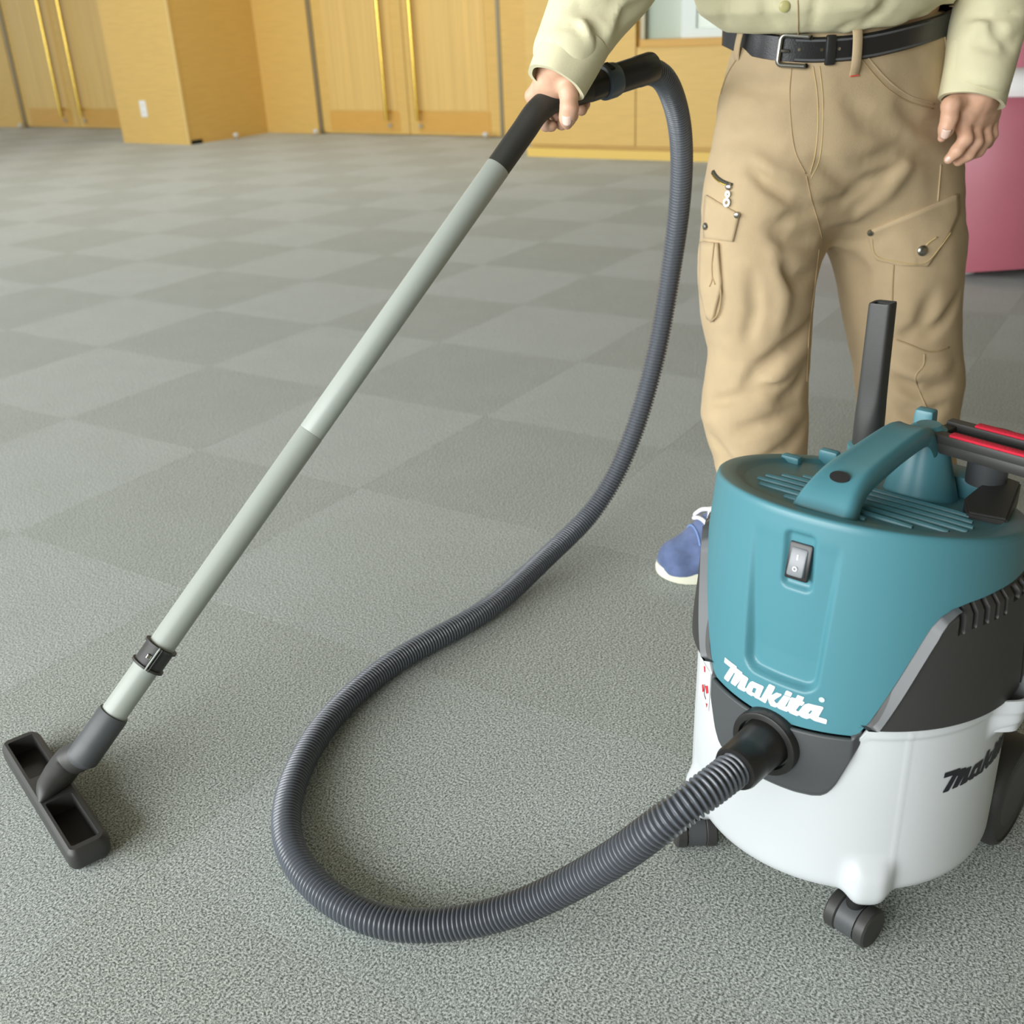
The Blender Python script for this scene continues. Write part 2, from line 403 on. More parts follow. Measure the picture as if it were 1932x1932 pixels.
ths = np.r_[np.radians(np.arange(-32, 32, .5)), np.radians(np.arange(32, 60, 1)), np.radians(np.arange(60, 300, 3)), np.radians(np.arange(300, 328, 1))]
thw = np.where(ths > math.pi, ths-2*math.pi, ths)
nl = 110; P = []
for th in thw:
    zz = teal_lo(th)+(RIM(th)-.007-teal_lo(th))*np.linspace(0, 1, nl)
    R = R_teal(th+0*zz, zz)
    colp = cylp(th+0*zz, R, zz)
    Rr = R0(th, RIM(th))
    inn = cylp(th+0*zz[:1], R[:1]-.006, zz[:1]+.001)
    tail = []
    for dr, dz in ((-.0002, -.0042), (-.0010, -.0018), (-.0026, -.0004), (-.0048, 0), (-.019, .0), (-.0225, -.001), (-.026, -.004), (-.029, -.0045)):
        r = Rr+dr; tail.append([r*math.sin(th), -r*math.cos(th), .458+.222*r*math.cos(th)+dz])
    for r in (.09, .05, .001):
        tail.append([r*math.sin(th), -r*math.cos(th), .458+.222*r*math.cos(th)-.0045])
    P.append(np.vstack([inn, colp, tail]))
P = np.array(P); head = M3('upper_housing', (P.reshape(-1, 3), grid(P.shape[0], P.shape[1], True, False)), TEAL, vac, 50)
def lidz(l, fr): return .4535+.222*fr
# dark inner core and side housings
v, f = lathe([(.05, .26), (.148, .26), (.146, .35), (.130, .40), (.05, .41)], 64); M3('inner_core', (v, f), DEEP, vac)
def side_panel(sgn):
    tt = np.radians(np.arange(29.5, 152, .5)); nz = 64; P = []
    bl = np.array([[t*.162, teal_lo(t)] for t in np.radians(np.arange(28, 160, .12))])
    for t in tt:
        lo, hi = .2835, float(teal_lo(t))-.0006
        hi = max(hi, lo+.0004)
        z = lo+(hi-lo)*np.linspace(0, 1, nz)
        q = np.stack([t*.162+0*z, z], 1)
        dist = np.min(np.linalg.norm(q[:, None]-bl[None], axis=2), axis=1)
        R = R0(t, z)-.002+.0075*np.clip(dist/.0088, 0, 1)
        R = R+.002*sst(.35, .29, z)
        td = math.degrees(t)
        for k in range(5):
            c = 58.8+k*4.7; m = (abs(td-c) < .85)*((z > hi-.024) & (z < hi))
            R = R-.0065*m
        for k in range(3):
            c = 84+k*5.2; m = (abs(td-c) < 1.6)*((z > hi-.016) & (z < hi-.004)); R = R-.006*m
        R = R-.010*((td > 95.5) & (td < 98))*(z < .36)
        R = R-.014*sst(0, .02, z-.352)*sst(93.5, 95.5, td)*(z < .398)
        P.append(cylp(sgn*t+0*z, R, z))
    P = np.array(P)
    return M3('side_housing', (P.reshape(-1, 3), grid(P.shape[0], nz, False, False)), BLK, vac, 40)
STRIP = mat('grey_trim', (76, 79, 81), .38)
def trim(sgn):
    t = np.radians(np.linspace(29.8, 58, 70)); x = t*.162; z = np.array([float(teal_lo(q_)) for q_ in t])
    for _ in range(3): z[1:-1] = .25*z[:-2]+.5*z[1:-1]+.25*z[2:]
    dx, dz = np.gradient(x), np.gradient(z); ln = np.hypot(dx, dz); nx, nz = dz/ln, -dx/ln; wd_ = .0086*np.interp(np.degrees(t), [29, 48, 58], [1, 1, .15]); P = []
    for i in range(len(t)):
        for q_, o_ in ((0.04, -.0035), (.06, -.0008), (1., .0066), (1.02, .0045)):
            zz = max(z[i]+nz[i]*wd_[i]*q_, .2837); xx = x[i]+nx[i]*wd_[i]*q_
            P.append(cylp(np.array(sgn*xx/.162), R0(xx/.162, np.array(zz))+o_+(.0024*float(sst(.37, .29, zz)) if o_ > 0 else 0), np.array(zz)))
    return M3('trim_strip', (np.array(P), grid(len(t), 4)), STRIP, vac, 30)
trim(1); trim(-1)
for s in (1, -1):
    sp = side_panel(s)
    if s == 1:
        for k in range(4):
            z0 = .357-k*.0095
            t = np.radians(np.linspace(104.5-k*.3, 112+k*.2, 8)); a = cylp(t, R0(t, z0)+.0072, z0+0*t); b = cylp(t, R0(t, z0-.003)+.0072, z0-.003+0*t)
            M3('warning_print', (np.vstack([a, b]), [(i, i+1, 8+i+1, 8+i) for i in range(7)]), PRINTO, sp)
# back of the motor housing
tt = np.radians(np.arange(150, 211, 2)); z = np.linspace(.2835, .42, 8)
P = np.array([cylp(t+0*z, R0(t, z)-.001, z) for t in tt]); M3('rear_housing', (P.reshape(-1, 3), grid(len(tt), 8)), BLK, vac)
# tank
def R_tank(th, z):
    d = np.degrees(np.where(th > math.pi, th-2*math.pi, th)); ad = np.abs(d)
    R = .1660+0*z+.0015*sst(.28, .1, z)
    R = R-.016*(1-np.sqrt(np.clip(1-((.082-z)/.018)**2, 0, 1)))*(z < .082)
    R = R+.0022*sst(.2665, .2695, z)
    R = R+.013*sst(95, 88, ad)*0
    R = R+.020*sst(80, 90, ad)*sst(103, 101.5, ad)*sst(.232, .258, z)
    R = R+.0125*np.exp(-((ad-39.5)/7.6)**4)*sst(.124, .094, z)
    R = R+.0005*np.exp(-((ad-47)/.35)**2)
    return R
ths = np.radians(np.r_[np.arange(0, 130, 1), np.arange(130, 230, 4), np.arange(230, 360, 1)])
zs = np.r_[.062, .066, .072, .080, np.linspace(.086, .225, 30), np.linspace(.229, .2845, 24)]
P = []
for th in ths:
    dd = math.degrees(th if th < math.pi else th-2*math.pi); boss = math.exp(-((abs(dd)-39.5)/6.4)**4)
    top = float(np.interp(abs(dd), [0, 27, 33.5, 180], [.252, .252, .2845, .2845]))
    z = np.where(zs < .1, zs-.010*boss*(zs < .1)*((.1-zs)/.038), np.where(zs > .2, .2+(zs-.2)*(top-.2)/.0845, zs))
    R = R_tank(th+0*z, np.where(zs > .2, z, zs))
    o = cylp(th+0*z, R, z)
    it = cylp(th+np.zeros(3), np.array([R[-1]-.0035, R[-1]-.0045, R[-1]-.0045]), np.array([z[-1], z[-1]-.002, .245]))
    bt = cylp(th+np.zeros(2), np.array([.002, .13]), np.array([.066, .064]))
    P.append(np.vstack([bt, o, it]))
P = np.array(P); tank = M3('tank', (P.reshape(-1, 3), grid(P.shape[0], P.shape[1], True, False)), TANK, vac, 55)
# port panel
tt = np.radians(np.linspace(-31, 31, 125)); nz = 40; P = []
def port_lo(d):
    d = abs(d); return np.interp(d, [0, 11, 17, 20, 21.8, 23.2, 24.6, 31], [.1835, .184, .1858, .1885, .1925, .1985, .2065, .2615])
for t in tt:
    d = math.degrees(t); lo = float(port_lo(d)); hi = float(teal_lo(t))-.0015; z = lo+(hi-lo)*np.linspace(0, 1, nz)
    e = np.minimum(z-lo, (31-abs(d))*.0029*1.0+.0)
    R = .1655+.0065*sst(-.001, .009, e)
    P.append(cylp(t+0*z, R, z))
P = np.array(P); o = M3('port_panel', (P.reshape(-1, 3), grid(len(tt), nz)), BLKP, vac, 50)
sm = o.modifiers.new('thickness', 'SOLIDIFY'); sm.thickness = .006; sm.offset = -1
fdir = np.array([0, -1., 0])
PO = V(.0, 0, .2385)
v, f = lathe([(.036, .150), (.036, .1765), (.0352, .1785), (.0340, .1790), (.0288, .1790), (.0282, .176), (.0280, .155)], 48, o=PO, d=fdir); M3('port_ring', (v, f), BLKS, vac)
v, f = lathe([(.0262, .155), (.0262, .178), (.0250, .180), (.0242, .205), (.0240, .226), (.0225, .230), (.018, .230)], 48, o=PO, d=fdir); M3('hose_connector', (v, f), BLKS, vac)
# switch
def onhead(x, z, off):                         # x = arc length, on the recessed front
    th = x/.16; R = float(R0(th, z))+off; return cylp(np.array(th), R, np.array(z))
sw0 = onhead(SWT*.16, SWZ, -.0065); nrm = np.array([math.sin(SWT), -math.cos(SWT), .22]); nrm /= np.linalg.norm(nrm)
xa = np.array([math.cos(SWT), math.sin(SWT), 0.]); ya = np.cross(nrm, xa)
SWM = Matrix(((xa[0], ya[0], nrm[0], sw0[0]), (xa[1], ya[1], nrm[1], sw0[1]), (xa[2], ya[2], nrm[2], sw0[2]), (0, 0, 0, 1)))
sw = obj('power_switch', bm_mesh('power_switch', box((-.0118, -.0185, -.002), (.0118, .0185, .0042), .0022), BLKS, True, SWM), vac); auto(sw, 30)
bm = box((-.0085, -.0140, 0), (.0085, .0140, .0075), .0025)
for vtx in bm.verts:
    if vtx.co.z > .004: vtx.co.z += -.0018*(vtx.co.y/.014)
rk = obj('rocker', bm_mesh('rocker', bm, GREYS, True, SWM), sw); auto(rk, 30)
obj('on_mark', bm_mesh('on_mark', box((-.0006, .0025, .0068), (.0006, .0075, .0074), 0), PRINTW, False, SWM), rk)
a = np.linspace(0, 2*math.pi, 20, endpoint=False)
vv = [Vector((r*math.cos(t), -.0060+r*math.sin(t), zz)) for zz in (.0088, .0092) for r in (.0014, .0023) for t in a]
ff = [(i, (i+1) % 20, 20+(i+1) % 20, 20+i) for i in range(20)]
obj('off_mark', mesh('off_mark', [SWM @ (p+Vector((0, 0, .0002))) for p in vv[40:]], ff, PRINTW), rk)
# lettering
LOGO = dict(outer=[(-66.2, 303.2), (-46.8, 303.2), (-46.9, 301.2), (-38.2, 300.6), (-38.5, 298.7), (-30.4, 298.4), (-29.7, 297.2), (-33.6, 284.5), (-31.3, 285.3), (-28.6, 292.0), (-26.7, 295.4), (-24.2, 297.5), (-11.0, 298.3), (-10.3, 297.4), (-14.3, 283.0), (-12.3, 283.2), (-4.7, 303.4), (-3.5, 304.2), (1.9, 303.7), (2.0, 302.2), (-1.3, 291.7), (4.4, 297.8), (9.7, 298.2), (9.5, 296.6), (3.1, 288.8), (2.5, 287.1), (5.1, 285.1), (6.7, 286.4), (12.2, 297.9), (19.0, 298.2), (14.5, 285.5), (16.4, 286.1), (18.7, 294.8), (18.6, 296.1), (20.1, 298.7), (24.4, 299.1), (26.1, 303.8), (32.4, 303.2), (31.3, 298.4), (33.4, 297.8), (33.2, 296.3), (31.2, 293.0), (29.0, 292.8), (25.6, 285.5), (28.5, 285.0), (32.0, 292.5), (33.9, 295.5), (37.3, 297.7), (50.8, 298.0), (51.8, 297.0), (48.0, 285.3), (55.4, 284.6), (56.3, 283.8), (55.9, 279.0), (44.3, 279.7), (40.3, 281.5), (37.0, 279.3), (32.0, 279.7), (29.5, 281.3), (27.2, 279.3), (20.2, 280.0), (18.2, 281.7), (16.4, 280.1), (8.5, 280.3), (5.9, 281.5), (4.2, 280.0), (-.6, 279.7), (-3.1, 282.8), (-4.5, 287.6), (-6.5, 280.3), (-7.5, 279.7), (-12.6, 280.1), (-14.1, 280.5), (-19.2, 280.2), (-21.8, 281.5), (-24.0, 279.7), (-29.4, 280.0), (-31.9, 281.9), (-33.7, 279.6), (-42.2, 278.9), (-43.7, 280.0), (-39.0, 291.8), (-46.6, 279.1), (-53.4, 278.8), (-53.8, 279.8), (-48.3, 294.0), (-50.0, 293.9), (-57.2, 279.1), (-58.4, 277.8), (-64.7, 277.7), (-65.1, 279.3), (-55.9, 297.0), (-66.9, 296.8)],
    dot=[(14.2, 304.1), (15.2, 304.7), (20.1, 304.1), (20.5, 303.2), (19.2, 299.0), (12.6, 298.9)],
    c1=[(-22.5, 290.5), (-21.2, 291.3), (-18.4, 291.5), (-20.2, 284.9), (-22.9, 284.6), (-23.8, 285.4)],
    c2=[(40.1, 290.8), (41.8, 290.5), (39.7, 286.0), (37.9, 286.5)])
def flat_fill(loops, step=.003):
    bm = bmesh.new()
    for lp in loops:
        vs = [bm.verts.new((x, y, 0)) for x, y in lp]
        for i in range(len(vs)): bm.edges.new((vs[i], vs[(i+1) % len(vs)]))
    bmesh.ops.triangle_fill(bm, use_beauty=True, use_dissolve=False, edges=bm.edges[:], normal=(0, 0, 1))
    xs = [v.co.x for v in bm.verts]
    for x in np.arange(min(xs)+step, max(xs), step):
        bmesh.ops.bisect_plane(bm, geom=bm.verts[:]+bm.edges[:]+bm.faces[:], plane_co=(x, 0, 0), plane_no=(1, 0, 0))
    return bm
def wrap(name, loops, fn, m, parent):
    bm = flat_fill(loops)
    for v in bm.verts: v.co = Vector(fn(v.co.x, v.co.y))
    bmesh.ops.recalc_face_normals(bm, faces=bm.faces[:])
    return obj(name, bm_mesh(name, bm, m), parent)
k = .001
L1 = [[(x*k, z*k) for x, z in LOGO['outer']], [(x*k, z*k) for x, z in LOGO['c1']], [(x*k, z*k) for x, z in LOGO['c2']]]
wrap('lettering', L1, lambda x, z: cylp(np.array(x/.166), R0(x/.166, np.array(z))+.0006, np.array(z)), PRINTW, head)
wrap('lettering_dot', [[(x*k, z*k) for x, z in LOGO['dot']]], lambda x, z: cylp(np.array(x/.166), R0(x/.166, np.array(z))+.0006, np.array(z)), PRINTW, head)
a = np.linspace(0, 2*math.pi, 18, endpoint=False)
wrap('registered_mark', [[(.0493+.0028*math.cos(t), .3056+.0028*math.sin(t)) for t in a]], lambda x, z: cylp(np.array(x/.166), R0(x/.166, np.array(z))+.0005, np.array(z)), mat('print_pale', (196, 220, 224), .5), head)
S2 = 1.0
def side(x, z):
    th = D(61.6)+(x+.0669)*S2/.1675; zz = .2065+(z-.2905)*S2; return cylp(np.array(th), R_tank(th, np.array(zz))+.0007, np.array(zz))
wrap('lettering', L1, side, PRINTK, tank)
wrap('lettering_dot', [[(x*k, z*k) for x, z in LOGO['dot']]], side, PRINTK, tank)
def tk(x, z): return cylp(np.array(x/.1675), R_tank(x/.1675, np.array(z))+.0008, np.array(z))
def tk2(x, z): return cylp(np.array(x/.1675), R_tank(x/.1675, np.array(z))+.0014, np.array(z))
stk = wrap('dust_class_sticker', [[(-.128, .2665), (-.094, .2665), (-.094, .216), (-.128, .216)]], tk, WHITEP, tank)
for lp in ([(-.114, .262), (-.110, .2655), (-.108, .259), (-.111, .256)], [(-.106, .242), (-.099, .247), (-.096, .239), (-.102, .234)], [(-.117, .236), (-.112, .240), (-.109, .232), (-.114, .228)], [(-.102, .222), (-.097, .224), (-.099, .217)]):
    wrap('red_print', [lp], tk2, PRINTR, stk)
for lp in ([(-.1085, .243), (-.107, .243), (-.107, .229), (-.1085, .229)], [(-.1085, .231), (-.1085, .229), (-.102, .2255), (-.102, .2275)]):
    wrap('black_print', [lp], tk2, PRINTK, stk)
# ribs on the lid
for fr, l0, l1 in [(.100, -.04, .045), (.080, -.080, .082), (.060, -.094, .108), (.040, -.096, .118), (.020, -.088, .116), (.0, -.074, .108), (-.020, -.056, .100)]:
    pts = [V(l0+(l1-l0)*t, fr, lidz(0, fr)) for t in np.linspace(0, 1, 10)]
    M3('lid_rib', sweep(pts, [.0026]+[.0036]*8+[.0026], 8), TEAL, head)
# handle
hp = catmull([V(.010, .128, .474), V(.0105, .120, .487), V(.0115, .106, .501), V(.013, .082, .512), V(.016, .045, .5185), V(.019, .0, .5235), V(.021, -.030, .5245), V(.022, -.046, .519), V(.0225, -.060, .503), V(.023, -.070, .47)], 8)
hw = np.interp(np.linspace(0, 1, len(hp)), [0, .12, .3, .5, .75, .88, 1], [.034, .031, .026, .022, .020, .021, .026])
T, N, B = frames(hp, (0, 0, 1)); nsec = 30; P = []
for i in range(len(hp)):
    wv = np.cross(T[i], [0, 0, 1.]); wv = np.array([1., 0, 0]); up = np.cross(wv, T[i]); up /= np.linalg.norm(up)
    if i < 2: pass
    up = up if up @ np.array([0, -.3, 1.]) > 0 else -up
    s = np.linspace(-1, 1, nsec//2); top = [hp[i]+wv*hw[i]*q+up*(.0028*abs(q)**2-.0085*max(abs(q)-.82, 0)/.18) for q in s]
    bot = [hp[i]+wv*hw[i]*.97*q-up*(.0075+.010*sst(.75, 1, abs(q))) for q in s[::-1]]
    P.append(np.vstack([top, bot]))
P = np.array(P); hd = M3('carry_handle', (P.reshape(-1, 3), grid(len(hp), nsec, False, True)), TEAL, vac, 50)
hh = V(.0125, .094, .5075)
v, f = lathe([(.010, -.003), (.010, .0022), (.0005, .0024)], 24, o=hh, d=(0, -.42, 1.)); v[:, 1] = hh[1]+(v[:, 1]-hh[1])*.5
M3('hook_hole', (v, f), DEEP, hd)
v, f = lathe([(.040, .430), (.038, .440), (.030, .468), (.023, .496), (.019, .512), (.012, .517)], 32, o=V(.026, -.068, 0)); M3('handle_post', (v, f), TEAL, vac)
tb = box((-.014, -.008, 0), (.014, .008, .086), .004)
for vtx in tb.verts:
    if vtx.co.z > .06: vtx.co.x *= .75
o = obj('accessory_hook', bm_mesh('accessory_hook', tb, TEAL, False, Matrix.Translation(Vector(V(.002, -.118, .428)))), vac); auto(o, 30)
o = obj('accessory_shelf', bm_mesh('accessory_shelf', box((-.03, -.018, 0), (.04, .018, .03), .006), TEAL, False, Matrix.Translation(Vector(V(.045, -.115, .425)))), vac); auto(o, 30)
for l, fr in ((-.118, -.052), (-.092, -.092)):
    o = obj('cord_hook', bm_mesh('cord_hook', box((-.012, -.006, -.01), (.012, .006, .018), .004), TEAL, False, Matrix.Translation(Vector(V(l, fr, .433)))), vac); auto(o, 30)
# casters
def caster(l, fr, ang):
    c = V(l, fr, 0); R = .0225; ax = np.array([math.cos(ang), math.sin(ang), 0])
    cs = obj('caster', None, vac); cs.location = tuple(c)
    for s in (-1, 1):
        v, f = lathe([(.001, .011), (R-.002, .011), (R, .0125), (R, .0225), (R-.002, .0245), (.001, .0248)], 36, o=(0, 0, R), d=ax*s); M3('caster_wheel', (v, f), BLK, cs)
    v, f = lathe([(R-.0012, -.0105), (R-.0012, .0105)], 36, o=(0, 0, R), d=ax)
    keep = [i for i in range(len(f)) if i < 36]; M3('caster_fork', (v, [q for q in f if all(v[j][2] > R*.55 or v[j] @ np.array([ax[1], -ax[0], 0]) > 0 for j in q)]), BLKP, cs)
    M3('swivel_stem', lathe([(.010, R), (.010, .058)], 20, o=(0, 0, 0)), DEEP, cs)
caster(.094, .1235, D(-6)); caster(-.113, .122, D(45))
def rear_wheel(s):
    R = .068; c = V(s*.128, -.128, R)
    v, f = lathe([(R*.5, 0), (R-.004, 0), (R, .004), (R, .030), (R-.004, .036), (R-.008, .0372), (R-.0085, .0355), (R*.62, .0355), (R*.5, .034), (.0, .034)], 56, o=c, d=(s, 0, 0)); w_ = M3('rear_wheel', (v, f), BLK, vac)
    v, f = lathe([(R-.009, .0352), (.0, .0356)], 40, o=c, d=(s, 0, 0)); M3('wheel_cap', (v, f), BLKS, w_)
    M3('axle', sweep([c-np.array([s*.03, 0, 0]), c+np.array([s*.03, 0, 0])], .012, 16), DEEP, w_)
rear_wheel(1); rear_wheel(-1)
o = obj('wheel_bracket', bm_mesh('wheel_bracket', box((-.125, .09, .05), (.125, .15, .16), .01), TANK), vac)

# ------------------------------------------------------------------ accessories parked on the vacuum (things of their own)
cp = VW(-.058, -.112, .455)
cr = thing('crevice_tool', tuple(cp), VRZ, 'upright dark grey crevice tool standing behind the teal handle', 'nozzle')
P = []; n = 32; a = np.linspace(0, 2*math.pi, n, endpoint=False)
for z, k_, hx, hy in [(-.02, 1, .0165, .0165), (.018, 1, .0165, .0165), (.03, .9, .0162, .0162), (.045, .6, .0152, .0145), (.06, .35, .0142, .0125), (.085, .2, .0135, .0112), (.166, .18, .0128, .0102), (.168, .18, .0122, .0098)]:
    e = 2/(2*k_+ .28*(1-k_)*2); c_, s_ = np.cos(a), np.sin(a); pw = .25+.75*k_
    P.append(np.stack([hx*np.sign(c_)*np.abs(c_)**pw, hy*np.sign(s_)*np.abs(s_)**pw+.002*(z > .05)*0, z+.0012*(c_*(z > .165))], 1))
for z, hx, hy in ((.166, .0098, .0072), (.14, .009, .0065)):
    P.append(np.stack([hx*np.sign(np.cos(a))*np.abs(np.cos(a))**.4, hy*np.sign(np.sin(a))*np.abs(np.sin(a))**.4, z+0*a], 1))
P = np.array(P); M3('tube', (P.reshape(-1, 3), grid(len(P), n, False, True)), BLK, cr, 40)
M3('slot', (P[-1], [tuple(range(n))]), DEEP, cr)
v, f = lathe([(.021, -.03), (.021, .004), (.0172, .006)], 28, o=V(-.058, -.112, .455)); M3('holder_socket', (v, f), TEAL, vac)

A0 = pZ(1771, 803, .512); A1 = pZ(1932, 846, .512); dirn = (A1-A0)/np.linalg.norm(A1-A0)
bn = thing('brush_nozzle', tuple(VW(.078, -.108, .452)), 0, 'black floor nozzle with two red lint strips parked upside down on the vacuum', 'nozzle')
o0 = np.array(bn.location); rz = math.atan2(dirn[1], dirn[0]); mid = A0+dirn*.125-o0
Tn = Matrix.Translation(Vector(mid)) @ Matrix.Rotation(rz, 4, 'Z')
def nb(n_, lo, hi, m, par=bn, bev=.002): return auto(obj(n_, bm_mesh(n_, box(lo, hi, bev), m, False, Tn), par), 30)
hd2 = nb('nozzle_body', (-.125, -.026, -.020), (.125, .026, -.006), BLK, bn, .004)
nb('front_rail', (-.125, -.027, -.008), (.125, -.014, .002), BLK); nb('rear_rail', (-.125, .014, -.008), (.125, .027, .002), BLK)
nb('end_block', (-.125, -.014, -.008), (-.112, .014, -.001), BLK); nb('end_block', (.112, -.014, -.008), (.125, .014, -.001), BLK)
nb('lint_strip', (-.100, -.0262, .0005), (.06, -.0150, .0045), REDF); nb('lint_strip', (-.095, .0150, .0005), (.095, .0262, .0045), REDF)
for x0, x1, y0 in ((-.115, -.072, -.010), (-.02, .03, -.012), (.06, .10, -.010)): nb('channel_rib', (x0, y0, -.007), (x1, y0+.007, -.003), BLKS)
M3('neck', lathe([(.0205, 0), (.0205, .028), (.024, .045), (.026, .052)], 32), BLKP, bn)
wed = [(.002, -.020), (.032, -.012), (.054, .085), (.018, .092), (.002, .06)]
vv = [V(*(p), 0) for p in wed]; rot = Matrix.Rotation(VRZ, 3, 'Z')
pts = [np.array(rot @ Vector((p[0], -p[1], 0))) for p in wed]
vv = [p+np.array([0, 0, z]) for z in (-.022, .004) for p in pts]; m_ = len(wed)
fz = [tuple(range(m_-1, -1, -1)), tuple(range(m_, 2*m_))]+[(i, (i+1) % m_, m_+(i+1) % m_, m_+i) for i in range(m_)]
bmw = bmesh.new(); bmw.from_mesh(mesh('w', vv, fz)); bmesh.ops.recalc_face_normals(bmw, faces=bmw.faces[:]); bmesh.ops.bevel(bmw, geom=bmw.edges[:], offset=.002, segments=2, affect='EDGES')
auto(obj('parking_foot', bm_mesh('parking_foot', bmw, BLK), bn), 30)

# ------------------------------------------------------------------ hose
WT = pY(940, 315, 1.46); WB = pZ(212, 1350, .115); WD = (WT-WB)/np.linalg.norm(WT-WB)
BEND = WT+WD*.108; CEND = pY(1233, 126, 1.61)
hpx = [VW(0, .215, .2385), VW(0, .245, .2385)]
hpx += [pZ(1283, 1527, .226), pZ(1231, 1567, .197), pZ(1180, 1608, .163), pZ(1105, 1652, .118), pZ(1040, 1688, .083), pZ(966, 1720, .054), pZ(897, 1738, .036), pZ(830, 1748, .024)]
for x, y in [(752, 1750), (690, 1736), (640, 1708), (597, 1677), (567, 1643), (547, 1610), (537, 1575), (536, 1545), (542, 1510), (553, 1473), (574, 1426), (604, 1378), (640, 1336), (690, 1289), (755, 1241), (816, 1208), (896, 1165)]: hpx.append(pZ(x, y, .0195))
hpx += [pZ(950, 1128, .021), pZ(1000, 1081, .026), pZ(1050, 1033, .037), pZ(1102, 985, .060), pZ(1138, 938, .098), pZ(1170, 880, .15)]
hpx += [pY(1205, 790, 1.80), pY(1240, 660, 1.83), pY(1264, 520, 1.84), pY(1281, 400, 1.82), pY(1287, 300, 1.78), pY(1281, 222, 1.73), pY(1262, 162, 1.67), pY(1238, 128, 1.615), CEND-(CEND-BEND)*.12]
hp = catmull(hpx, 14); hp, _ = resample(hp, .02)
for _ in range(6): hp[1:-1] = .25*hp[:-2]+.5*hp[1:-1]+.25*hp[2:]
hp = catmull(hp, 6); pitch = .0056; hp, s = resample(hp, pitch/6)
ph = (s/pitch) % 1
rr = .0148+.0040*np.sqrt(np.clip(1-((ph-.5)/.34)**2, 0, 1))
hose = thing('vacuum_hose', tuple(hp[len(hp)//2]*np.array([1, 1, 0])), 0, 'long ribbed grey hose looping over the carpet to the wand', 'hose')
hv, hf = sweep(hp, rr, 22, True, (0, .3, 1)); M3('ribbed_tube', (hv-np.array(hose.location), hf), HOSE, hose, 180)

# ------------------------------------------------------------------ wand with grip and floor head
wand = thing('wand', tuple(pZ(120, 1470, 0)), 0, 'pale grey two-piece suction wand with black bent grip', 'wand')
wo = np.array(wand.location)
J = WB+WD*((pY(585, 815, 1.3)-WB) @ WD)
dj = ray(585, 815); nA = np.stack([WD, -dj], 1); sj = np.linalg.lstsq(nA, CAM-WB, rcond=None)[0][0]; J = WB+WD*sj
def seg(n_, A, B, prof, m, par=wand, ns=40):
    A = np.array(A)-wo; B = np.array(B)-wo; Ln = np.linalg.norm(B-A); d = (B-A)/Ln
    return M3(n_, lathe([(r, h*Ln) for r, h in prof], ns, o=A, d=d), m, par)
seg('lower_pipe', WB-WD*.03, J, [(.0160, 0), (.0174, .0), (.0174, .997), (.0168, 1)], PIPE)
seg('upper_pipe', J, WT, [(.0168, 0), (.0172, .002), (.0172, .998), (.0166, 1)], PIPE)
gp = [WT-WD*.005, WT+WD*.02, WT+WD*.06, WT+WD*.092]
g2 = (CEND-BEND)/np.linalg.norm(CEND-BEND)
gp += [BEND+g2*.016, BEND+g2*.05, BEND+g2*.085]
gpc = catmull(gp, 8)-wo
M3('grip', sweep(gpc, np.interp(np.linspace(0, 1, len(gpc)), [0, .05, .5, .7, 1], [.0168, .0168, .0172, .0182, .0185]), 32), GRIP, wand)
q = lambda t: BEND+g2*t
Lc = np.linalg.norm(CEND-BEND)
seg('swivel_sleeve', q(.075), q(.115), [(.0185, 0), (.0195, .1), (.0195, 1)], BLKS)
rg = seg('locking_ring', q(.102), q(.128), [(.0200, 0), (.0232, .06), (.0236, .2), (.0236, .75), (.0225, .95), (.020, 1)], RINGB)
# slot on the ring
tow = (CAM-q(.115)); tow -= g2*(tow @ g2); tow /= np.linalg.norm(tow); sd = np.cross(g2, tow); upv = sd if sd[2] > 0 else -sd
pc = q(.112)+ (tow*.6+upv*.8)*.0222
Ms = Matrix(((g2[0], (tow*.8-upv*.6)[0], (tow*.6+upv*.8)[0], (pc-wo)[0]), (g2[1], (tow*.8-upv*.6)[1], (tow*.6+upv*.8)[1], (pc-wo)[1]), (g2[2], (tow*.8-upv*.6)[2], (tow*.6+upv*.8)[2], (pc-wo)[2]), (0, 0, 0, 1)))
obj('ring_slot', bm_mesh('ring_slot', box((-.0035, -.009, -.001), (.0035, .009, .0022), .001), DEEP, False, Ms), rg)
seg('hose_cuff', q(.124), q(Lc), [(.0195, 0), (.0207, .05), (.0208, .55), (.0214, .60), (.0216, .9), (.0205, .97), (.018, 1)], BLKS)
# clip ring on the lower pipe
dc = ray(290, 1236); sc_ = np.linalg.lstsq(np.stack([WD, -dc], 1), CAM-WB, rcond=None)[0][0]; CC = WB+WD*sc_
cl = seg('pipe_clip', CC-WD*.0165, CC+WD*.0165, [(.0178, 0), (.0225, 0), (.0225, .09), (.0198, .11), (.0198, .89), (.0225, .91), (.0225, 1), (.0178, 1)], BLK)
tw = CAM-CC; tw -= WD*(tw @ WD); tw /= np.linalg.norm(tw); tw2 = np.cross(WD, tw)
if tw2[0] < 0: tw2 = -tw2
nn = (tw*.95+tw2*.12); nn /= np.linalg.norm(nn); bb = np.cross(WD, nn)
def clipbox(n_, dx, lo, hi, m):
    c = CC+nn*.0195-wo+bb*dx
    Mx = Matrix(((WD[0], bb[0], nn[0], c[0]), (WD[1], bb[1], nn[1], c[1]), (WD[2], bb[2], nn[2], c[2]), (0, 0, 0, 1)))
    obj(n_, bm_mesh(n_, box(lo, hi, .0006), m, False, Mx), cl)
clipbox('clip_flange', -.0022, (-.017, -.0010, -.003), (.017, .0010, .004), PIPE); clipbox('clip_flange', .0022, (-.017, -.0010, -.003), (.017, .0010, .004), BLKS)
clipbox('clip_screw', -.0075, (-.003, -.003, -.002), (.003, .003, .0012), CHROME)

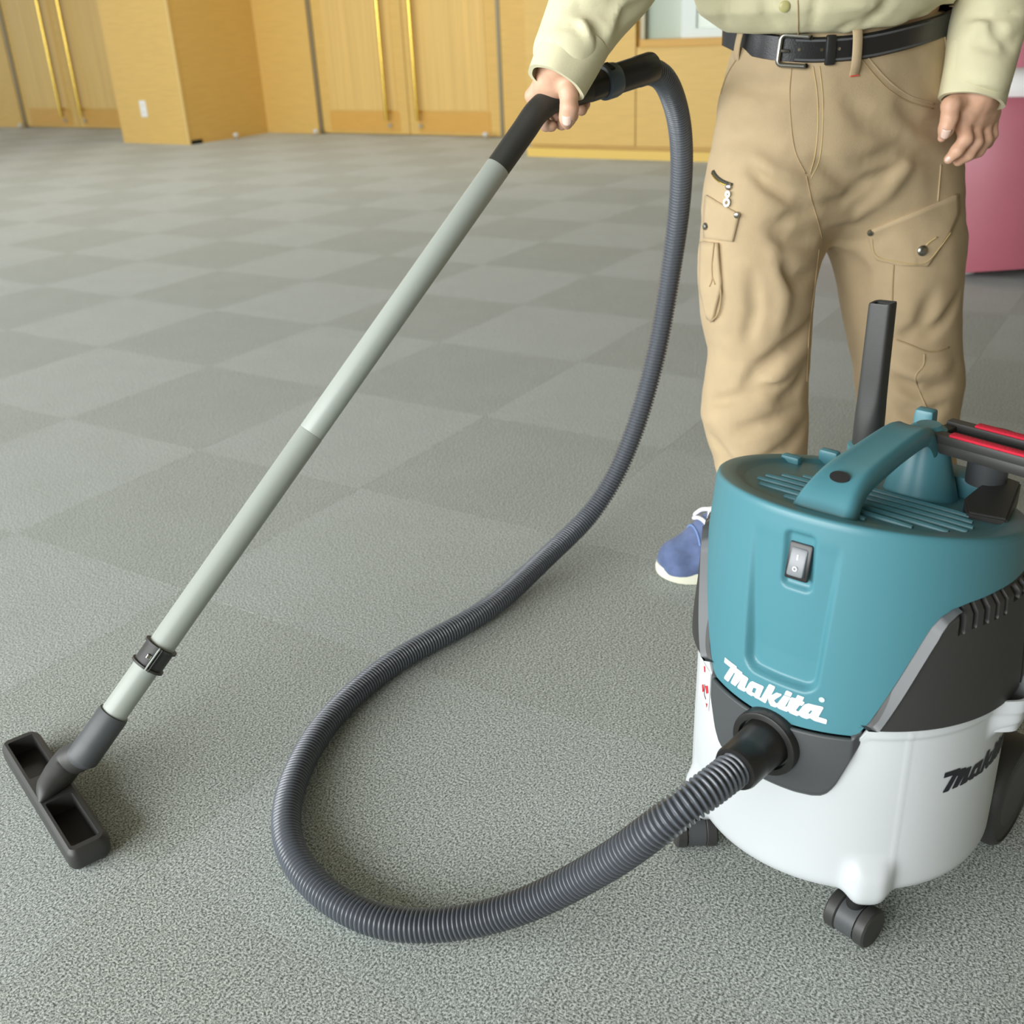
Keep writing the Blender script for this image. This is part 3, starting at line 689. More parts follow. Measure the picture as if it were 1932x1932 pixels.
# floor head
NC = np.array([-.6185, 1.083, 0]); ne = np.array([-.620, .7846, 0]); ng = np.array([.7846, .620, 0])
NM = Matrix(((ne[0], -ng[0], 0, NC[0]), (ne[1], -ng[1], 0, NC[1]), (0, 0, 1, 0), (0, 0, 0, 1)))   # x along the head, y towards its front (away from the pipe)
fh = thing('floor_head', tuple(NC), math.atan2(ne[1], ne[0]), 'black T-shaped floor head resting on the carpet at the wand end', 'nozzle')
hl, hwid, hh_ = .146, .026, .034
def outl(grow, z, n=8):
    pts = []
    for cx, cy, a0 in ((hl-.012, hwid-.012, 0), (-hl+.012, hwid-.012, 90), (-hl+.016, -hwid+.016, 180), (hl-.016, -hwid+.016, 270)):
        r = (.012 if a0 < 180 else .016)+grow
        for k_ in range(n): t = D(a0+90*k_/(n-1)); pts.append((cx+r*math.cos(t), cy+r*math.sin(t)*(1 if True else 1), z))
    return np.array(pts)
R_ = [outl(-.006, .004), outl(-.002, .006), outl(0, .010), outl(0, hh_-.008), outl(-.002, hh_-.003), outl(-.005, hh_)]
ncs = len(R_[0]); v = np.vstack(R_); f = grid(len(R_), ncs, False, True)+[tuple(range(ncs-1, -1, -1)), tuple(range((len(R_)-1)*ncs, len(R_)*ncs))]
hb = M3('head_shell', (v, f), BLK, fh, 30)
def well(x0, x1):
    bm = box((x0, -.0165, .010), (x1, .0175, .06), .003); me = bm_mesh('cut', bm, DEEP); c = bpy.data.objects.new('cut', me); COL.objects.link(c); return c
cuts = [well(.032, .133), well(-.133, -.032)]
for c in cuts:
    c.matrix_world = Matrix.Identity(4)
bpy.context.view_layer.update()
pm = hb.parent; hb.parent = None
for c in cuts:
    mo = hb.modifiers.new('b', 'BOOLEAN'); mo.operation = 'DIFFERENCE'; mo.object = c; mo.solver = 'EXACT'
bpy.context.view_layer.update()
dg = bpy.context.evaluated_depsgraph_get(); nm = bpy.data.meshes.new_from_object(hb.evaluated_get(dg)); hb.modifiers.clear(); hb.data = nm; hb.parent = pm
nm.materials.clear(); nm.materials.append(BLK)
for c in cuts: bpy.data.objects.remove(c)
auto(hb, 30)
for x0, x1 in ((.033, .132), (-.132, -.033)):
    obj('well_floor', bm_mesh('well_floor', box((x0, -.0162, .0101), (x1, .0172, .0115)), BLKS), fh)
# centre hump and neck: axis of the elbow in head coordinates
NI = NM.inverted()
def toH(p): return np.array(NI @ Vector(p))
e0 = toH(WB); wdl = np.array(NI.to_3x3() @ Vector(WD))
J2 = e0-wdl*.058; tail = toH(pZ(112, 1446, .047)); nd = (tail-J2)/np.linalg.norm(tail-J2)
M3('swivel_elbow', sweep([e0+wdl*.004, e0-wdl*.002, e0-wdl*.02, e0-wdl*.042, J2-wdl*.004+nd*.001, J2+nd*.010], [.0200, .0207, .0207, .0208, .0212, .0205], 36, True), BLKP, fh, 40)
hump = np.array([J2+nd*.006, J2+nd*.018, J2+nd*.034, (J2+nd*.034)*.45+np.array([0, .002, .034])*.55, (.0, .004, .033), (.0, .011, .026)])
hump = catmull(hump, 5); q_ = np.linspace(0, 1, len(hump))
hr = np.stack([np.interp(q_, [0, .4, .6, .8, 1], [.0204, .0206, .0200, .0160, .008]), np.interp(q_, [0, .4, .6, .8, 1], [.0204, .0208, .0235, .029, .031])], 1)
M3('neck', sweep(hump, hr, 36, True, (0, 0, 1)), BLK, fh, 40)
for x0 in (-.136, .116): obj('skid', bm_mesh('skid', box((x0, -.02, 0), (x0+.02, .02, .008), .002), DEEP), fh)

# ------------------------------------------------------------------ person: signed distance fields
def surfnet(fn, lo, hi, h):
    ax = [np.arange(lo[k], hi[k]+h, h) for k in range(3)]
    X, Y, Z = np.meshgrid(*ax, indexing='ij'); V_ = fn(np.stack([X.ravel(), Y.ravel(), Z.ravel()], 1)).reshape(X.shape)
    s = V_ < 0; nx, ny, nz = V_.shape
    cs = np.zeros((nx-1, ny-1, nz-1), np.int8)
    for i in (0, 1):
        for j in (0, 1):
            for k_ in (0, 1): cs += s[i:nx-1+i, j:ny-1+j, k_:nz-1+k_]
    act = (cs > 0) & (cs < 8); idx = np.full(act.shape, -1); I = np.argwhere(act); idx[act] = np.arange(len(I))
    acc = np.zeros((len(I), 3)); cnt = np.zeros(len(I))
    cor = [(i, j, k_) for i in (0, 1) for j in (0, 1) for k_ in (0, 1)]
    for a_ in cor:
        for ax_ in range(3):
            if a_[ax_]: continue
            b_ = list(a_); b_[ax_] = 1
            va = V_[I[:, 0]+a_[0], I[:, 1]+a_[1], I[:, 2]+a_[2]]; vb = V_[I[:, 0]+b_[0], I[:, 1]+b_[1], I[:, 2]+b_[2]]
            m = (va < 0) != (vb < 0); t = np.where(m, va/np.where(m, va-vb, 1), 0)
            p = np.array(a_, float)[None]+t[:, None]*np.eye(3)[ax_][None]
            acc[m] += p[m]; cnt[m] += 1
    v = (I+acc/cnt[:, None])*h+np.array([a_[0] for a_ in ax])
    F = []
    for ax_ in range(3):
        o1, o2 = [(1, 2), (2, 0), (0, 1)][ax_]
        sl0 = [slice(1, -1)]*3; sl0[ax_] = slice(0, -1); sl1 = [slice(1, -1)]*3; sl1[ax_] = slice(1, None)
        A_, B_ = s[tuple(sl0)], s[tuple(sl1)]; ch = np.argwhere(A_ != B_)
        if not len(ch): continue
        base = ch.copy()
        for k_ in range(3):
            if k_ != ax_: base[:, k_] += 1
        flip = A_[A_ != B_]
        def cell(d1, d2):
            c = base.copy(); c[:, o1] -= d1; c[:, o2] -= d2; return idx[c[:, 0], c[:, 1], c[:, 2]]
        qd = np.stack([cell(1, 1), cell(0, 1), cell(0, 0), cell(1, 0)], 1)
        qd[~flip] = qd[~flip][:, ::-1]; F.append(qd)
    F = np.vstack(F); F = F[(F >= 0).all(1)]
    return v, F
def np_mesh(name, v, F, m):
    me = bpy.data.meshes.new(name); me.vertices.add(len(v)); me.vertices.foreach_set('co', np.asarray(v, np.float32).ravel())
    me.loops.add(F.size); me.loops.foreach_set('vertex_index', F.astype(np.int32).ravel())
    me.polygons.add(len(F)); me.polygons.foreach_set('loop_start', np.arange(0, F.size, 4, dtype=np.int32))
    me.update(calc_edges=True); me.validate(); me.polygons.foreach_set('use_smooth', [True]*len(me.polygons)); me.materials.append(m); return me
def caps(P, a, b, ra, rb):                    # tapered capsule
    a = np.array(a, float); b = np.array(b, float); d = b-a; t = np.clip(((P-a) @ d)/(d @ d+1e-12), 0, 1)
    return np.linalg.norm(P-a-t[:, None]*d, axis=1)-(ra+(rb-ra)*t)
def smin(a, b, k_):
    h_ = np.clip(.5+.5*(b-a)/k_, 0, 1); return b*(1-h_)+a*h_-k_*h_*(1-h_)
def stack(P, R):                              # R rows: z, cx, cy, a, b, shear
    R = np.array(sorted(R)); z = P[:, 2]; g_ = lambda k_: np.interp(z, R[:, 0], R[:, k_])
    cx, cy, a, b, kk = g_(1), g_(2), g_(3), g_(4), g_(5)
    u = (P[:, 0]-cx)/a; v = (P[:, 1]-cy-kk*(P[:, 0]-cx))/b
    r = np.sqrt(u*u+v*v)+1e-9; d = (r-1)*(a*b)/np.sqrt((b*u/r)**2+(a*v/r)**2+1e-12)
    return np.maximum(d, np.maximum(R[0, 0]-z, z-R[-1, 0]))
def march(fn, px, y0=1.25, y1=2.1):           # points and normals where the lines of sight through px meet a surface
    d = np.array([ray(x, y) for x, y in px]); d /= np.linalg.norm(d, axis=1)[:, None]
    t = y0/d[:, 1]; te = y1/d[:, 1]; bv = np.full(len(d), 9.); bt = t.copy(); done = np.zeros(len(d), bool)
    for _ in range(90):
        k_ = np.where(~done)[0]
        if not len(k_): break
        v = fn(CAM+d[k_]*t[k_, None]); b_ = v < bv[k_]; bv[k_[b_]] = v[b_]; bt[k_[b_]] = t[k_[b_]]
        hit = v < .0006; done[k_[hit]] = True
        g_ = k_[~hit]; t[g_] += np.maximum(v[~hit]*.7, .001); done[g_[t[g_] > te[g_]]] = True
    p = CAM+d*bt[:, None]; e = .002
    Q = np.vstack([p+s_*e*np.eye(3)[k_] for k_ in range(3) for s_ in (1, -1)]); v = fn(Q).reshape(3, 2, len(p)); g_ = (v[:, 0]-v[:, 1]).T
    return p, g_/(np.linalg.norm(g_, axis=1)[:, None]+1e-9)
def raymarch(fn, x, y):
    p, n_ = march(fn, [(x, y)]); return p[0], n_[0]
def noise3(P, f, seed=0):                     # cheap smooth noise
    rs = np.random.RandomState(seed); o_ = np.zeros(len(P))
    for k_ in range(6):
        d = rs.normal(size=3); d /= np.linalg.norm(d); o_ += np.sin((P @ d)*f*(.7+.6*rs.rand())+rs.rand()*6.28)
    return o_/6
def crease(P, d0, lines, band=.03):
    out = np.zeros(len(P)); m = np.abs(d0) < band
    Q = P[m]; acc = np.zeros(len(Q))
    for pts, wd_, dep in lines:
        pts = np.array(pts); dd = np.full(len(Q), 9.); tt = np.zeros(len(Q)); n_ = len(pts)-1
        for i in range(n_):
            a, b = pts[i], pts[i+1]; e = b-a; t = np.clip(((Q-a) @ e)/(e @ e), 0, 1); q_ = np.linalg.norm(Q-a-t[:, None]*e, axis=1)
            k_ = q_ < dd; dd[k_] = q_[k_]; tt[k_] = (i+t[k_])/n_
        acc += dep*np.exp(-(dd/wd_)**2)*np.sin(np.pi*np.clip(tt*.9+.05, 0, 1))**.6
    out[m] = acc; return out

person = thing('person', (.53, 1.72, 0), 0, 'person in khaki work trousers and beige shirt holding the wand grip', 'person')
po = np.array(person.location)
YA, YB, YP = 1.69, 1.80, 1.745
def ringpx(xl, xr, y, Y, b, k_=0.):
    l = pY(xl, y, Y); r = pY(xr, y, Y); return ((l[2]+r[2])/2, (l[0]+r[0])/2, Y, (r[0]-l[0])/2, b, k_)
def shift(R, Y): return (R[0], R[1], Y, R[3], R[4], R[5])
legA = [ringpx(1395, 1530, 220, 1.715, .06, .2), ringpx(1362, 1552, 300, 1.705, .085, .18), ringpx(1340, 1556, 360, 1.70, .096, .15), ringpx(1320, 1552, 450, 1.70, .100, .15), ringpx(1317, 1540, 530, 1.695, .098, .12), ringpx(1322, 1532, 590, 1.69, .094, .1), ringpx(1336, 1529, 655, 1.685, .088, .1), ringpx(1327, 1524, 722, 1.68, .088, .1), ringpx(1321, 1523, 776, 1.675, .090, .1), ringpx(1336, 1522, 834, 1.67, .088, .1), ringpx(1351, 1521, 878, 1.665, .085, .1), ringpx(1353, 1521, 920, 1.66, .085, .1), ringpx(1345, 1524, 962, 1.66, .090, .1), ringpx(1346, 1526, 975, 1.66, .090, .1)]
legB = [ringpx(1590, 1765, 220, 1.785, .06, .1), ringpx(1572, 1796, 300, 1.785, .088, .1), ringpx(1560, 1810, 360, 1.785, .100, .1), ringpx(1557, 1820, 450, 1.785, .105, .1), ringpx(1578, 1816, 530, 1.785, .102, .1), ringpx(1588, 1812, 590, 1.785, .098, .1), ringpx(1601, 1811, 650, 1.785, .092, .1), ringpx(1611, 1815, 690, 1.785, .09, .1), ringpx(1613, 1817, 720, 1.785, .09, .1), ringpx(1619, 1810, 760, 1.785, .088, .1), ringpx(1626, 1805, 790, 1.785, .086, .1), ringpx(1634, 1800, 850, 1.785, .086, .1), ringpx(1640, 1800, 950, 1.785, .088, .1)]
zb = .05; legB.append((zb, legB[-1][1]+.004, 1.785, .09, .095, .1))
pelv = [ringpx(1386, 1796, 30, YP, .118, .28), ringpx(1372, 1806, 75, YP, .125, .28), ringpx(1356, 1812, 130, YP, .128, .28), ringpx(1345, 1815, 200, YP, .132, .28), ringpx(1338, 1818, 270, YP, .130, .27), ringpx(1332, 1819, 330, YP, .112, .25), ringpx(1340, 1810, 380, YP, .085, .24), ringpx(1370, 1790, 420, YP, .05, .24), ringpx(1420, 1740, 445, YP, .02, .24)]
def g1(pts, Y): return [pY(x, y, Y) for x, y in pts]
TL = []
def trousers0(P):
    d = smin(stack(P, legA), stack(P, legB), .015); return smin(d, stack(P, pelv), .06)
def on(pts, fn=None): return march(fn or trousers0, pts)[0]
FOLDS = [([(1418, 322), (1450, 350), (1495, 378), (1535, 390)], .010, .010), ([(1430, 300), (1460, 322), (1515, 340)], .012, -.004), ([(1545, 395), (1500, 405), (1470, 420)], .012, .005),
    ([(1540, 300), (1600, 345), (1640, 360)], .014, .006), ([(1548, 390), (1590, 380), (1640, 340), (1690, 320)], .014, .006), ([(1560, 420), (1610, 410), (1650, 380)], .014, -.005),
    ([(1455, 430), (1490, 455), (1530, 455)], .016, .009), ([(1470, 500), (1500, 530), (1535, 520)], .016, .007), ([(1420, 520), (1425, 590), (1410, 640)], .014, .006),
    ([(1460, 480), (1480, 560), (1470, 620)], .016, -.006), ([(1528, 610), (1480, 660), (1430, 700), (1405, 738)], .014, .012), ([(1525, 650), (1480, 700), (1440, 740)], .015, -.006),
    ([(1405, 745), (1440, 735), (1470, 728)], .012, .010), ([(1340, 760), (1370, 755), (1410, 745)], .012, .006), ([(1520, 700), (1500, 740), (1470, 760)], .014, .008),
    ([(1500, 770), (1440, 800), (1390, 815)], .016, .007), ([(1345, 830), (1370, 870), (1395, 890)], .013, .011), ([(1520, 800), (1480, 850), (1420, 880)], .016, .008), ([(1350, 880), (1400, 905), (1450, 900)], .016, -.006),
    ([(1365, 870), (1385, 910), (1440, 935)], .012, .008),
    ([(1700, 200), (1740, 235), (1775, 245)], .016, .006), ([(1640, 300), (1700, 280), (1775, 300)], .016, .007), ([(1660, 380), (1690, 340), (1720, 300)], .018, -.006), ([(1600, 470), (1625, 520), (1620, 560)], .018, .007),
    ([(1760, 560), (1740, 620), (1700, 640)], .02, .008), ([(1810, 560), (1780, 610), (1740, 640)], .014, .008), ([(1700, 720), (1740, 745), (1790, 730)], .016, .010), ([(1690, 690), (1730, 710), (1790, 690)], .015, -.006), ([(1700, 770), (1740, 790), (1780, 770)], .016, .008), ([(1640, 600), (1650, 680), (1640, 750)], .02, .005),
    ([(1380, 150), (1440, 170), (1495, 165)], .02, .004), ([(1360, 260), (1420, 260), (1480, 280)], .024, .004), ([(1590, 180), (1640, 230), (1700, 250)], .02, .005)]
CR_L = [(on(p), w_*.78, d_*1.85) for p, w_, d_ in FOLDS]
def trousers(P):
    d = trousers0(P); d = d+crease(P, d, CR_L)
    m = np.abs(d) < .03
    if m.any(): d[m] += .0030*noise3(P[m]*np.array([1, 1, .55]), 62, 3)+.0012*noise3(P[m], 150, 5)
    return d
v, F = surfnet(trousers, (.25, 1.52, .03), (.90, 1.97, .93), .0048)
tr = obj('trousers', np_mesh('trousers', v-po, F, TWILL), person)

def patch(name, left, right, fn, off, m, parent, n=10, k_=14, thick=.0025):
    left = np.array(left, float); right = np.array(right, float)
    l_, _ = resample(left, max(1e-6, np.linalg.norm(np.diff(left, axis=0), axis=1).sum()/n)); r_, _ = resample(right, max(1e-6, np.linalg.norm(np.diff(right, axis=0), axis=1).sum()/n))
    l_ = l_[:n+1]; r_ = r_[:n+1]; P = []
    px = [l_[i]+(r_[i]-l_[i])*j/k_ for i in range(len(l_)) for j in range(k_+1)]
    p, nn_ = march(fn, px); P = list(p+nn_*off-po)
    o_ = obj(name, mesh(name, P, grid(len(l_), k_+1), m), parent); fixn(o_.data)
    c = np.mean(P, axis=0)+po
    if len(o_.data.polygons) and np.mean([np.dot(np.array(p.normal), CAM-c) for p in o_.data.polygons]) < 0: o_.data.flip_normals()
    s_ = o_.modifiers.new('thickness', 'SOLIDIFY'); s_.thickness = thick+off*.8; s_.offset = -1; return o_
def seam(name, px, fn, r_, m, parent, off=.0004, step=.004):
    px = catmull(np.array(px, float), 6); p_, n_ = march(fn, px); Q = p_+n_*off-po
    Q, _ = resample(Q, step)
    if len(Q) < 3: return None
    Q[1:-1] = .25*Q[:-2]+.5*Q[1:-1]+.25*Q[2:]
    return M3(name, sweep(Q, r_, 6), m, parent, 180)
def stud(name, x, y, fn, r_, m, parent, h_=.0035):
    p, n_ = raymarch(fn, x, y); return M3(name, lathe([(r_, -.003), (r_, h_*.4), (r_*.8, h_*.8), (r_*.4, h_), (.0002, h_)], 24, o=p-po, d=n_), m, parent)
tz = trousers
seam('fly_seam', [(1494, 122), (1490, 170), (1492, 230), (1500, 285), (1520, 328)], tz, .0008, TWILL2, tr)
seam('fly_seam', [(1534, 125), (1542, 180), (1543, 240), (1538, 290), (1528, 328)], tz, .0006, STITCHY, tr)
seam('fly_seam', [(1546, 125), (1552, 180), (1552, 240), (1546, 300), (1530, 336)], tz, .0006, STITCHY, tr)
seam('fly_seam', [(1521, 332), (1532, 380), (1545, 425), (1551, 452)], tz, .0008, TWILL2, tr)
seam('pocket_seam', [(1624, 110), (1652, 145), (1680, 172), (1715, 192), (1760, 205)], tz, .0010, TWILL2, tr)
seam('pocket_seam', [(1635, 106), (1664, 140), (1690, 164), (1722, 184), (1762, 196)], tz, .0014, TWILL, tr)
seam('pocket_seam', [(1396, 104), (1380, 126), (1368, 150), (1360, 176)], tz, .0009, TWILL2, tr)
seam('side_seam', [(1782, 70), (1788, 110), (1792, 150)], tz, .0012, TWILL, tr)
seam('side_seam', [(1775, 310), (1772, 345), (1769, 380)], tz, .0012, TWILL, tr)
seam('inseam', [(1545, 470), (1538, 530), (1527, 620), (1522, 720)], tz, .0010, TWILL2, tr)
seam('knee_seam', [(1690, 640), (1720, 652), (1755, 664), (1790, 655)], tz, .0014, TWILL2, tr)
seam('front_seam', [(1686, 500), (1684, 535), (1683, 570)], tz, .0012, TWILL2, tr)
seam('front_seam', [(1744, 668), (1742, 690), (1727, 710), (1735, 740), (1748, 770)], tz, .0012, TWILL, tr)
# right-hand side pockets of the photograph
patch('pocket_flap', [(1636, 436), (1640, 460), (1652, 490), (1700, 500)], [(1806, 366), (1808, 400), (1790, 440), (1748, 502)], tz, .004, TWILL, tr, 16, 22, .003)
seam('flap_stitch', [(1645, 448), (1652, 480), (1690, 492), (1740, 496), (1770, 466), (1790, 438)], tz, .0007, STITCHY, tr, .0048)
stud('rivet', 1642, 440, lambda P: tz(P)-.004, .0048, SILVER, tr)
stud('pocket_button', 1740, 473, lambda P: tz(P)-.004, .0085, SILVER, tr, .005)
seam('buttonhole', [(1744, 462), (1752, 455), (1764, 447)], tz, .0011, STITCHY, tr, .0052)
# left-hand thigh pockets
patch('pocket_flap', [(1334, 368), (1331, 400), (1331, 450)], [(1396, 404), (1390, 430), (1384, 456)], tz, .004, TWILL, tr, 10, 12, .003)
stud('rivet', 1390, 406, lambda P: tz(P)-.004, .0046, SILVER, tr); stud('pocket_button', 1332, 427, lambda P: tz(P)-.004, .0058, SILVER, tr, .005)
patch('cargo_pocket', [(1327, 456), (1324, 540), (1338, 600)], [(1357, 458), (1364, 540), (1346, 606)], tz, .006, TWILL, tr, 14, 8, .005)
seam('pleat', [(1352, 458), (1348, 500), (1349, 525), (1344, 540)], tz, .0013, TWILL2, tr, .0065); seam('pleat', [(1349, 520), (1354, 536)], tz, .0010, TWILL2, tr, .0065)
seam('pocket_edge', [(1357, 460), (1361, 520), (1363, 560), (1358, 590), (1345, 606)], tz, .0014, TWILL2, tr, .0045)
seam('zip_tape', [(1346, 324), (1352, 334), (1364, 343), (1382, 350)], tz, .0034, mat('zip_dark', (70, 70, 62), .6), tr, .0004); seam('zip_teeth', [(1347, 328), (1353, 337), (1365, 346), (1380, 352)], tz, .0014, BRASS, tr, .0036)
zp, zn = raymarch(tz, 1377, 352)
zs_ = stud('zip_slider', 1376, 352, tz, .0055, SILVER, tr, .006)
def ringv(x, y, r0, r1, sx=1.):
    p, n_ = raymarch(tz, x, y); n_ = n_*.6-np.array([0, .6, 0]); n_ /= np.linalg.norm(n_); e1 = np.cross([0, 0, 1.], n_); e1 /= np.linalg.norm(e1); e2 = np.cross(n_, e1); a_ = np.linspace(0, 2*math.pi, 24, endpoint=False)
    vv_ = np.vstack([p+n_*hh+np.outer(np.cos(a_)*r_*sx, e1)+np.outer(np.sin(a_)*r_, e2)-po for hh in (.004, .0065) for r_ in (r0, r1)])
    ff_ = []
    for i in range(24):
        j = (i+1) % 24; ff_ += [(48+i, 48+j, 72+j, 72+i), (24+i, 72+i, 72+j, 24+j), (i, j, 48+j, 48+i), (i, 24+i, 24+j, j)]
    return vv_, ff_
M3('zip_pull', ringv(1372, 381, .0028, .0068, .8), SILVER, zs_); M3('zip_link', ringv(1374, 366, .0018, .0050, .75), SILVER, zs_)

# belt
bpx = [(1372, 70), (1388, 78), (1420, 88), (1460, 95), (1500, 99), (1540, 100), (1580, 98), (1620, 94), (1660, 87), (1700, 77), (1740, 66), (1775, 54), (1798, 42), (1806, 32)]
belt0 = lambda P: stack(P, pelv)
BP = march(belt0, [(x, y-6) for x, y in bpx])[0]; BP = catmull(BP, 8)
BP, _ = resample(BP, .006)
for _ in range(10): BP[1:-1] = .25*BP[:-2]+.5*BP[1:-1]+.25*BP[2:]
cxy = np.array([np.mean([r[1] for r in pelv[:2]]), YP])
# continue round the back
last, first = BP[-1], BP[0]; cz = np.linspace(last[2], first[2], 26)
al, af = math.atan2(last[1]-cxy[1], last[0]-cxy[0]), math.atan2(first[1]-cxy[1], first[0]-cxy[0])
if af < al: af += 2*math.pi
back = []
for k_, t in enumerate(np.linspace(al, af, 26)[1:-1]):
    fr_ = (k_+1)/25.; r_ = np.hypot(*(last[:2]-cxy))*(1-fr_)+np.hypot(*(first[:2]-cxy))*fr_
    r_ = r_*(1-.18*math.sin(math.pi*fr_))
    back.append([cxy[0]+r_*math.cos(t), cxy[1]+r_*math.sin(t), cz[k_+1]])
BL = np.vstack([BP, back]); 
def strip(C_, z0, z1, off, th_, closed=True):
    c0 = np.array([cxy[0], cxy[1]]); P = []; n_ = len(C_)
    for i in range(n_):
        t = C_[(i+1) % n_]-C_[i-1] if closed else C_[min(i+1, n_-1)]-C_[max(i-1, 0)]
        nn_ = np.array([t[1], -t[0], 0]); nn_ /= np.linalg.norm(nn_)
        if nn_[:2] @ (C_[i, :2]-c0) < 0: nn_ = -nn_
        for h_, o_ in ((z0, off), (z0+.002, off+th_), (z1-.002, off+th_), (z1, off)): P.append(C_[i]+nn_*o_+np.array([0, 0, h_])-po)
    return np.array(P), grid(n_, 4, closed, True)
belt = M3('belt', strip(BL, -.0185, .0165, .001, .004), LEATH, person, 40)
ov = BP[(BP[:, 0] > BP[np.argmin(np.abs(proj(BP)[:, 0]-1490)), 0]) & (proj(BP)[:, 0] < 1752)]
P_, F_ = strip(ov, -.0165, .0145, .0045, .0035, False); n_ = len(ov)
for i in range(1, 5):
    P_[(n_-i)*4:(n_-i)*4+4, 2] = (P_[(n_-i)*4:(n_-i)*4+4, 2]-(ov[n_-i, 2]))*[.35, .6, .8, .93][i-1]+ov[n_-i, 2]
M3('belt_tail', (P_, F_), LEATH, belt, 40)
for zz in (-.0135, .0118):
    st = ov+np.array([0, 0, zz]); P_, F_ = strip(st, -.0006, .0006, .0076, .0008, False)
    keep = [q_ for i, q_ in enumerate(F_) if (i//4) % 1 == 0]; M3('belt_stitch', (P_, keep), mat('belt_thread', (88, 90, 92), .8), belt)
def bframe(x):
    i = int(np.argmin(np.abs(proj(BP)[:, 0]-x))); t = BP[min(i+1, len(BP)-1)]-BP[max(i-1, 0)]; t[2] *= 1; t /= np.linalg.norm(t); nn_ = np.array([t[1], -t[0], 0]); nn_ /= np.linalg.norm(nn_)
    if nn_[1] > 0: nn_ = -nn_
    u_ = np.cross(nn_, t); u_ = u_ if u_[2] > 0 else -u_; p = BP[i]-po
    return Matrix(((t[0], u_[0], nn_[0], p[0]), (t[1], u_[1], nn_[1], p[1]), (t[2], u_[2], nn_[2], p[2]), (0, 0, 0, 1)))
Mb = bframe(1500)
def rectring(w_, h_, r_, n_=6):
    pts = []
    for cx_, cy_, a0 in ((w_-.006, h_-.006, 0), (-w_+.006, h_-.006, 90), (-w_+.006, -h_+.006, 180), (w_-.006, -h_+.006, 270)):
        for k_ in range(n_): t = D(a0+90*k_/(n_-1)); pts.append((cx_+.006*math.cos(t), cy_+.006*math.sin(t), .009))
    pts = pts[3:21]
    return np.array([(w_*.75, h_, .007)]+pts+[(w_*.75, -h_, .007)])
rp = rectring(.0215, .0195, 0)-np.array([0, .002, -.0015])
T_, N_, B_ = frames(rp, (0, 0, 1)); v, f = sweep(rp, .0036, 10, True)
bk = M3('buckle', ([Mb @ Vector(p) for p in v], f), SILVER, belt, 180)
M3('buckle_prong', ([Mb @ Vector(p) for p in sweep([(-.020, -.003, .0105), (-.014, -.003, .012), (-.008, -.003, .010)], .0022, 8)[0]], sweep([(-.020, -.003, .0105), (-.014, -.003, .012), (-.008, -.003, .010)], .0022, 8)[1]), SILVER, bk)
for x in (1510, 1545, 1582, 1618):
    Mx = bframe(x); v, f = lathe([(.0022, .006), (.0022, .0086), (.0002, .0087)], 12); M3('belt_hole', ([Mx @ Vector(p) for p in v], f), CHROME if x < 1600 else DEEP, belt)
Mx = bframe(1564); o_ = obj('belt_keeper', bm_mesh('belt_keeper', box((-.0075, -.021, .003), (.0075, .019, .0115), .003), BLKS, False, Mx), belt); auto(o_, 30)
def loop_(x, lean, wd_=.0075):
    Mx = bframe(x); pts = [(lean*.5, .024, .002), (lean*.4, .021, .0105), (0, 0, .0125), (-lean*.3, -.022, .0105), (-lean*.5+.002, -.036, .003), (-lean*.5+.003, -.042, -.001)]
    P_ = catmull(pts, 5); q_ = []
    for p in P_:
        for sx, dz in ((-wd_, 0), (-wd_*.85, .0016), (wd_*.85, .0016), (wd_, 0)): q_.append(Mx @ Vector((p[0]+sx, p[1], p[2]+dz)))
    lo_ = M3('belt_loop', (q_, grid(len(P_), 4, False, False)), TWILL, tr, 60); s_ = lo_.modifiers.new('t', 'SOLIDIFY'); s_.thickness = .0015; s_.offset = -1
    p0 = P_[-5]; obj('bar_tack', bm_mesh('bar_tack', box((p0[0]-wd_*.9, p0[1]-.0012, p0[2]+.0012), (p0[0]+wd_*.9, p0[1]+.0008, p0[2]+.0035), .0004), REDST, False, Mx), tr)
loop_(1606, .0); loop_(1406, .012); loop_(1790, -.004)

# shirt
torso = [ringpx(1374, 1800, 62, YP-.005, .128, .28), ringpx(1345, 1812, 40, YP-.012, .140, .28), ringpx(1312, 1822, 15, YP-.018, .150, .26), (.955, .505, YP-.02, .215, .155, .22), (1.10, .515, YP-.01, .215, .15, .18), (1.25, .52, YP, .215, .14, .12), (1.36, .52, YP, .20, .125, .1), (1.42, .52, YP+.01, .13, .10, .1), (1.46, .52, YP+.01, .07, .07, .1)]
tz0 = min(r[0] for r in torso)
WR = pY(1066, 118, 1.480); EL = pY(1150, -60, 1.535); SH = np.array([.335, 1.73, 1.34])
WL = pY(1836, 172, 1.675); ELb = pY(1905, -160, 1.76); SHb = np.array([.70, 1.80, 1.34])
hemz = lambda P: np.interp(P[:, 0], [pY(x, y, 1.64)[0] for x, y in ((1372, 60), (1440, 63), (1520, 65), (1600, 63), (1700, 46), (1760, 26), (1800, 8))], [pY(x, y, 1.64)[2] for x, y in ((1372, 60), (1440, 63), (1520, 65), (1600, 63), (1700, 46), (1760, 26), (1800, 8))])
def torsoF(P):
    d = stack(P, torso)
    return np.maximum(d, (hemz(P)+.001-P[:, 2])*.8)
SF = [([(1365, 0), (1366, 28), (1372, 45)], .008, .008), ([(1440, 0), (1450, 30), (1468, 55)], .009, .008), ([(1540, 0), (1535, 30), (1530, 62)], .006, .007), ([(1625, 50), (1655, 28), (1680, 0)], .010, .009), ([(1575, 62), (1600, 50), (1622, 44)], .008, .006), ([(1720, 40), (1760, 20), (1795, 5)], .010, .006), ([(1400, 10), (1410, 40), (1420, 58)], .010, -.004), ([(1600, 10), (1640, 12), (1660, 5)], .01, -.004)]
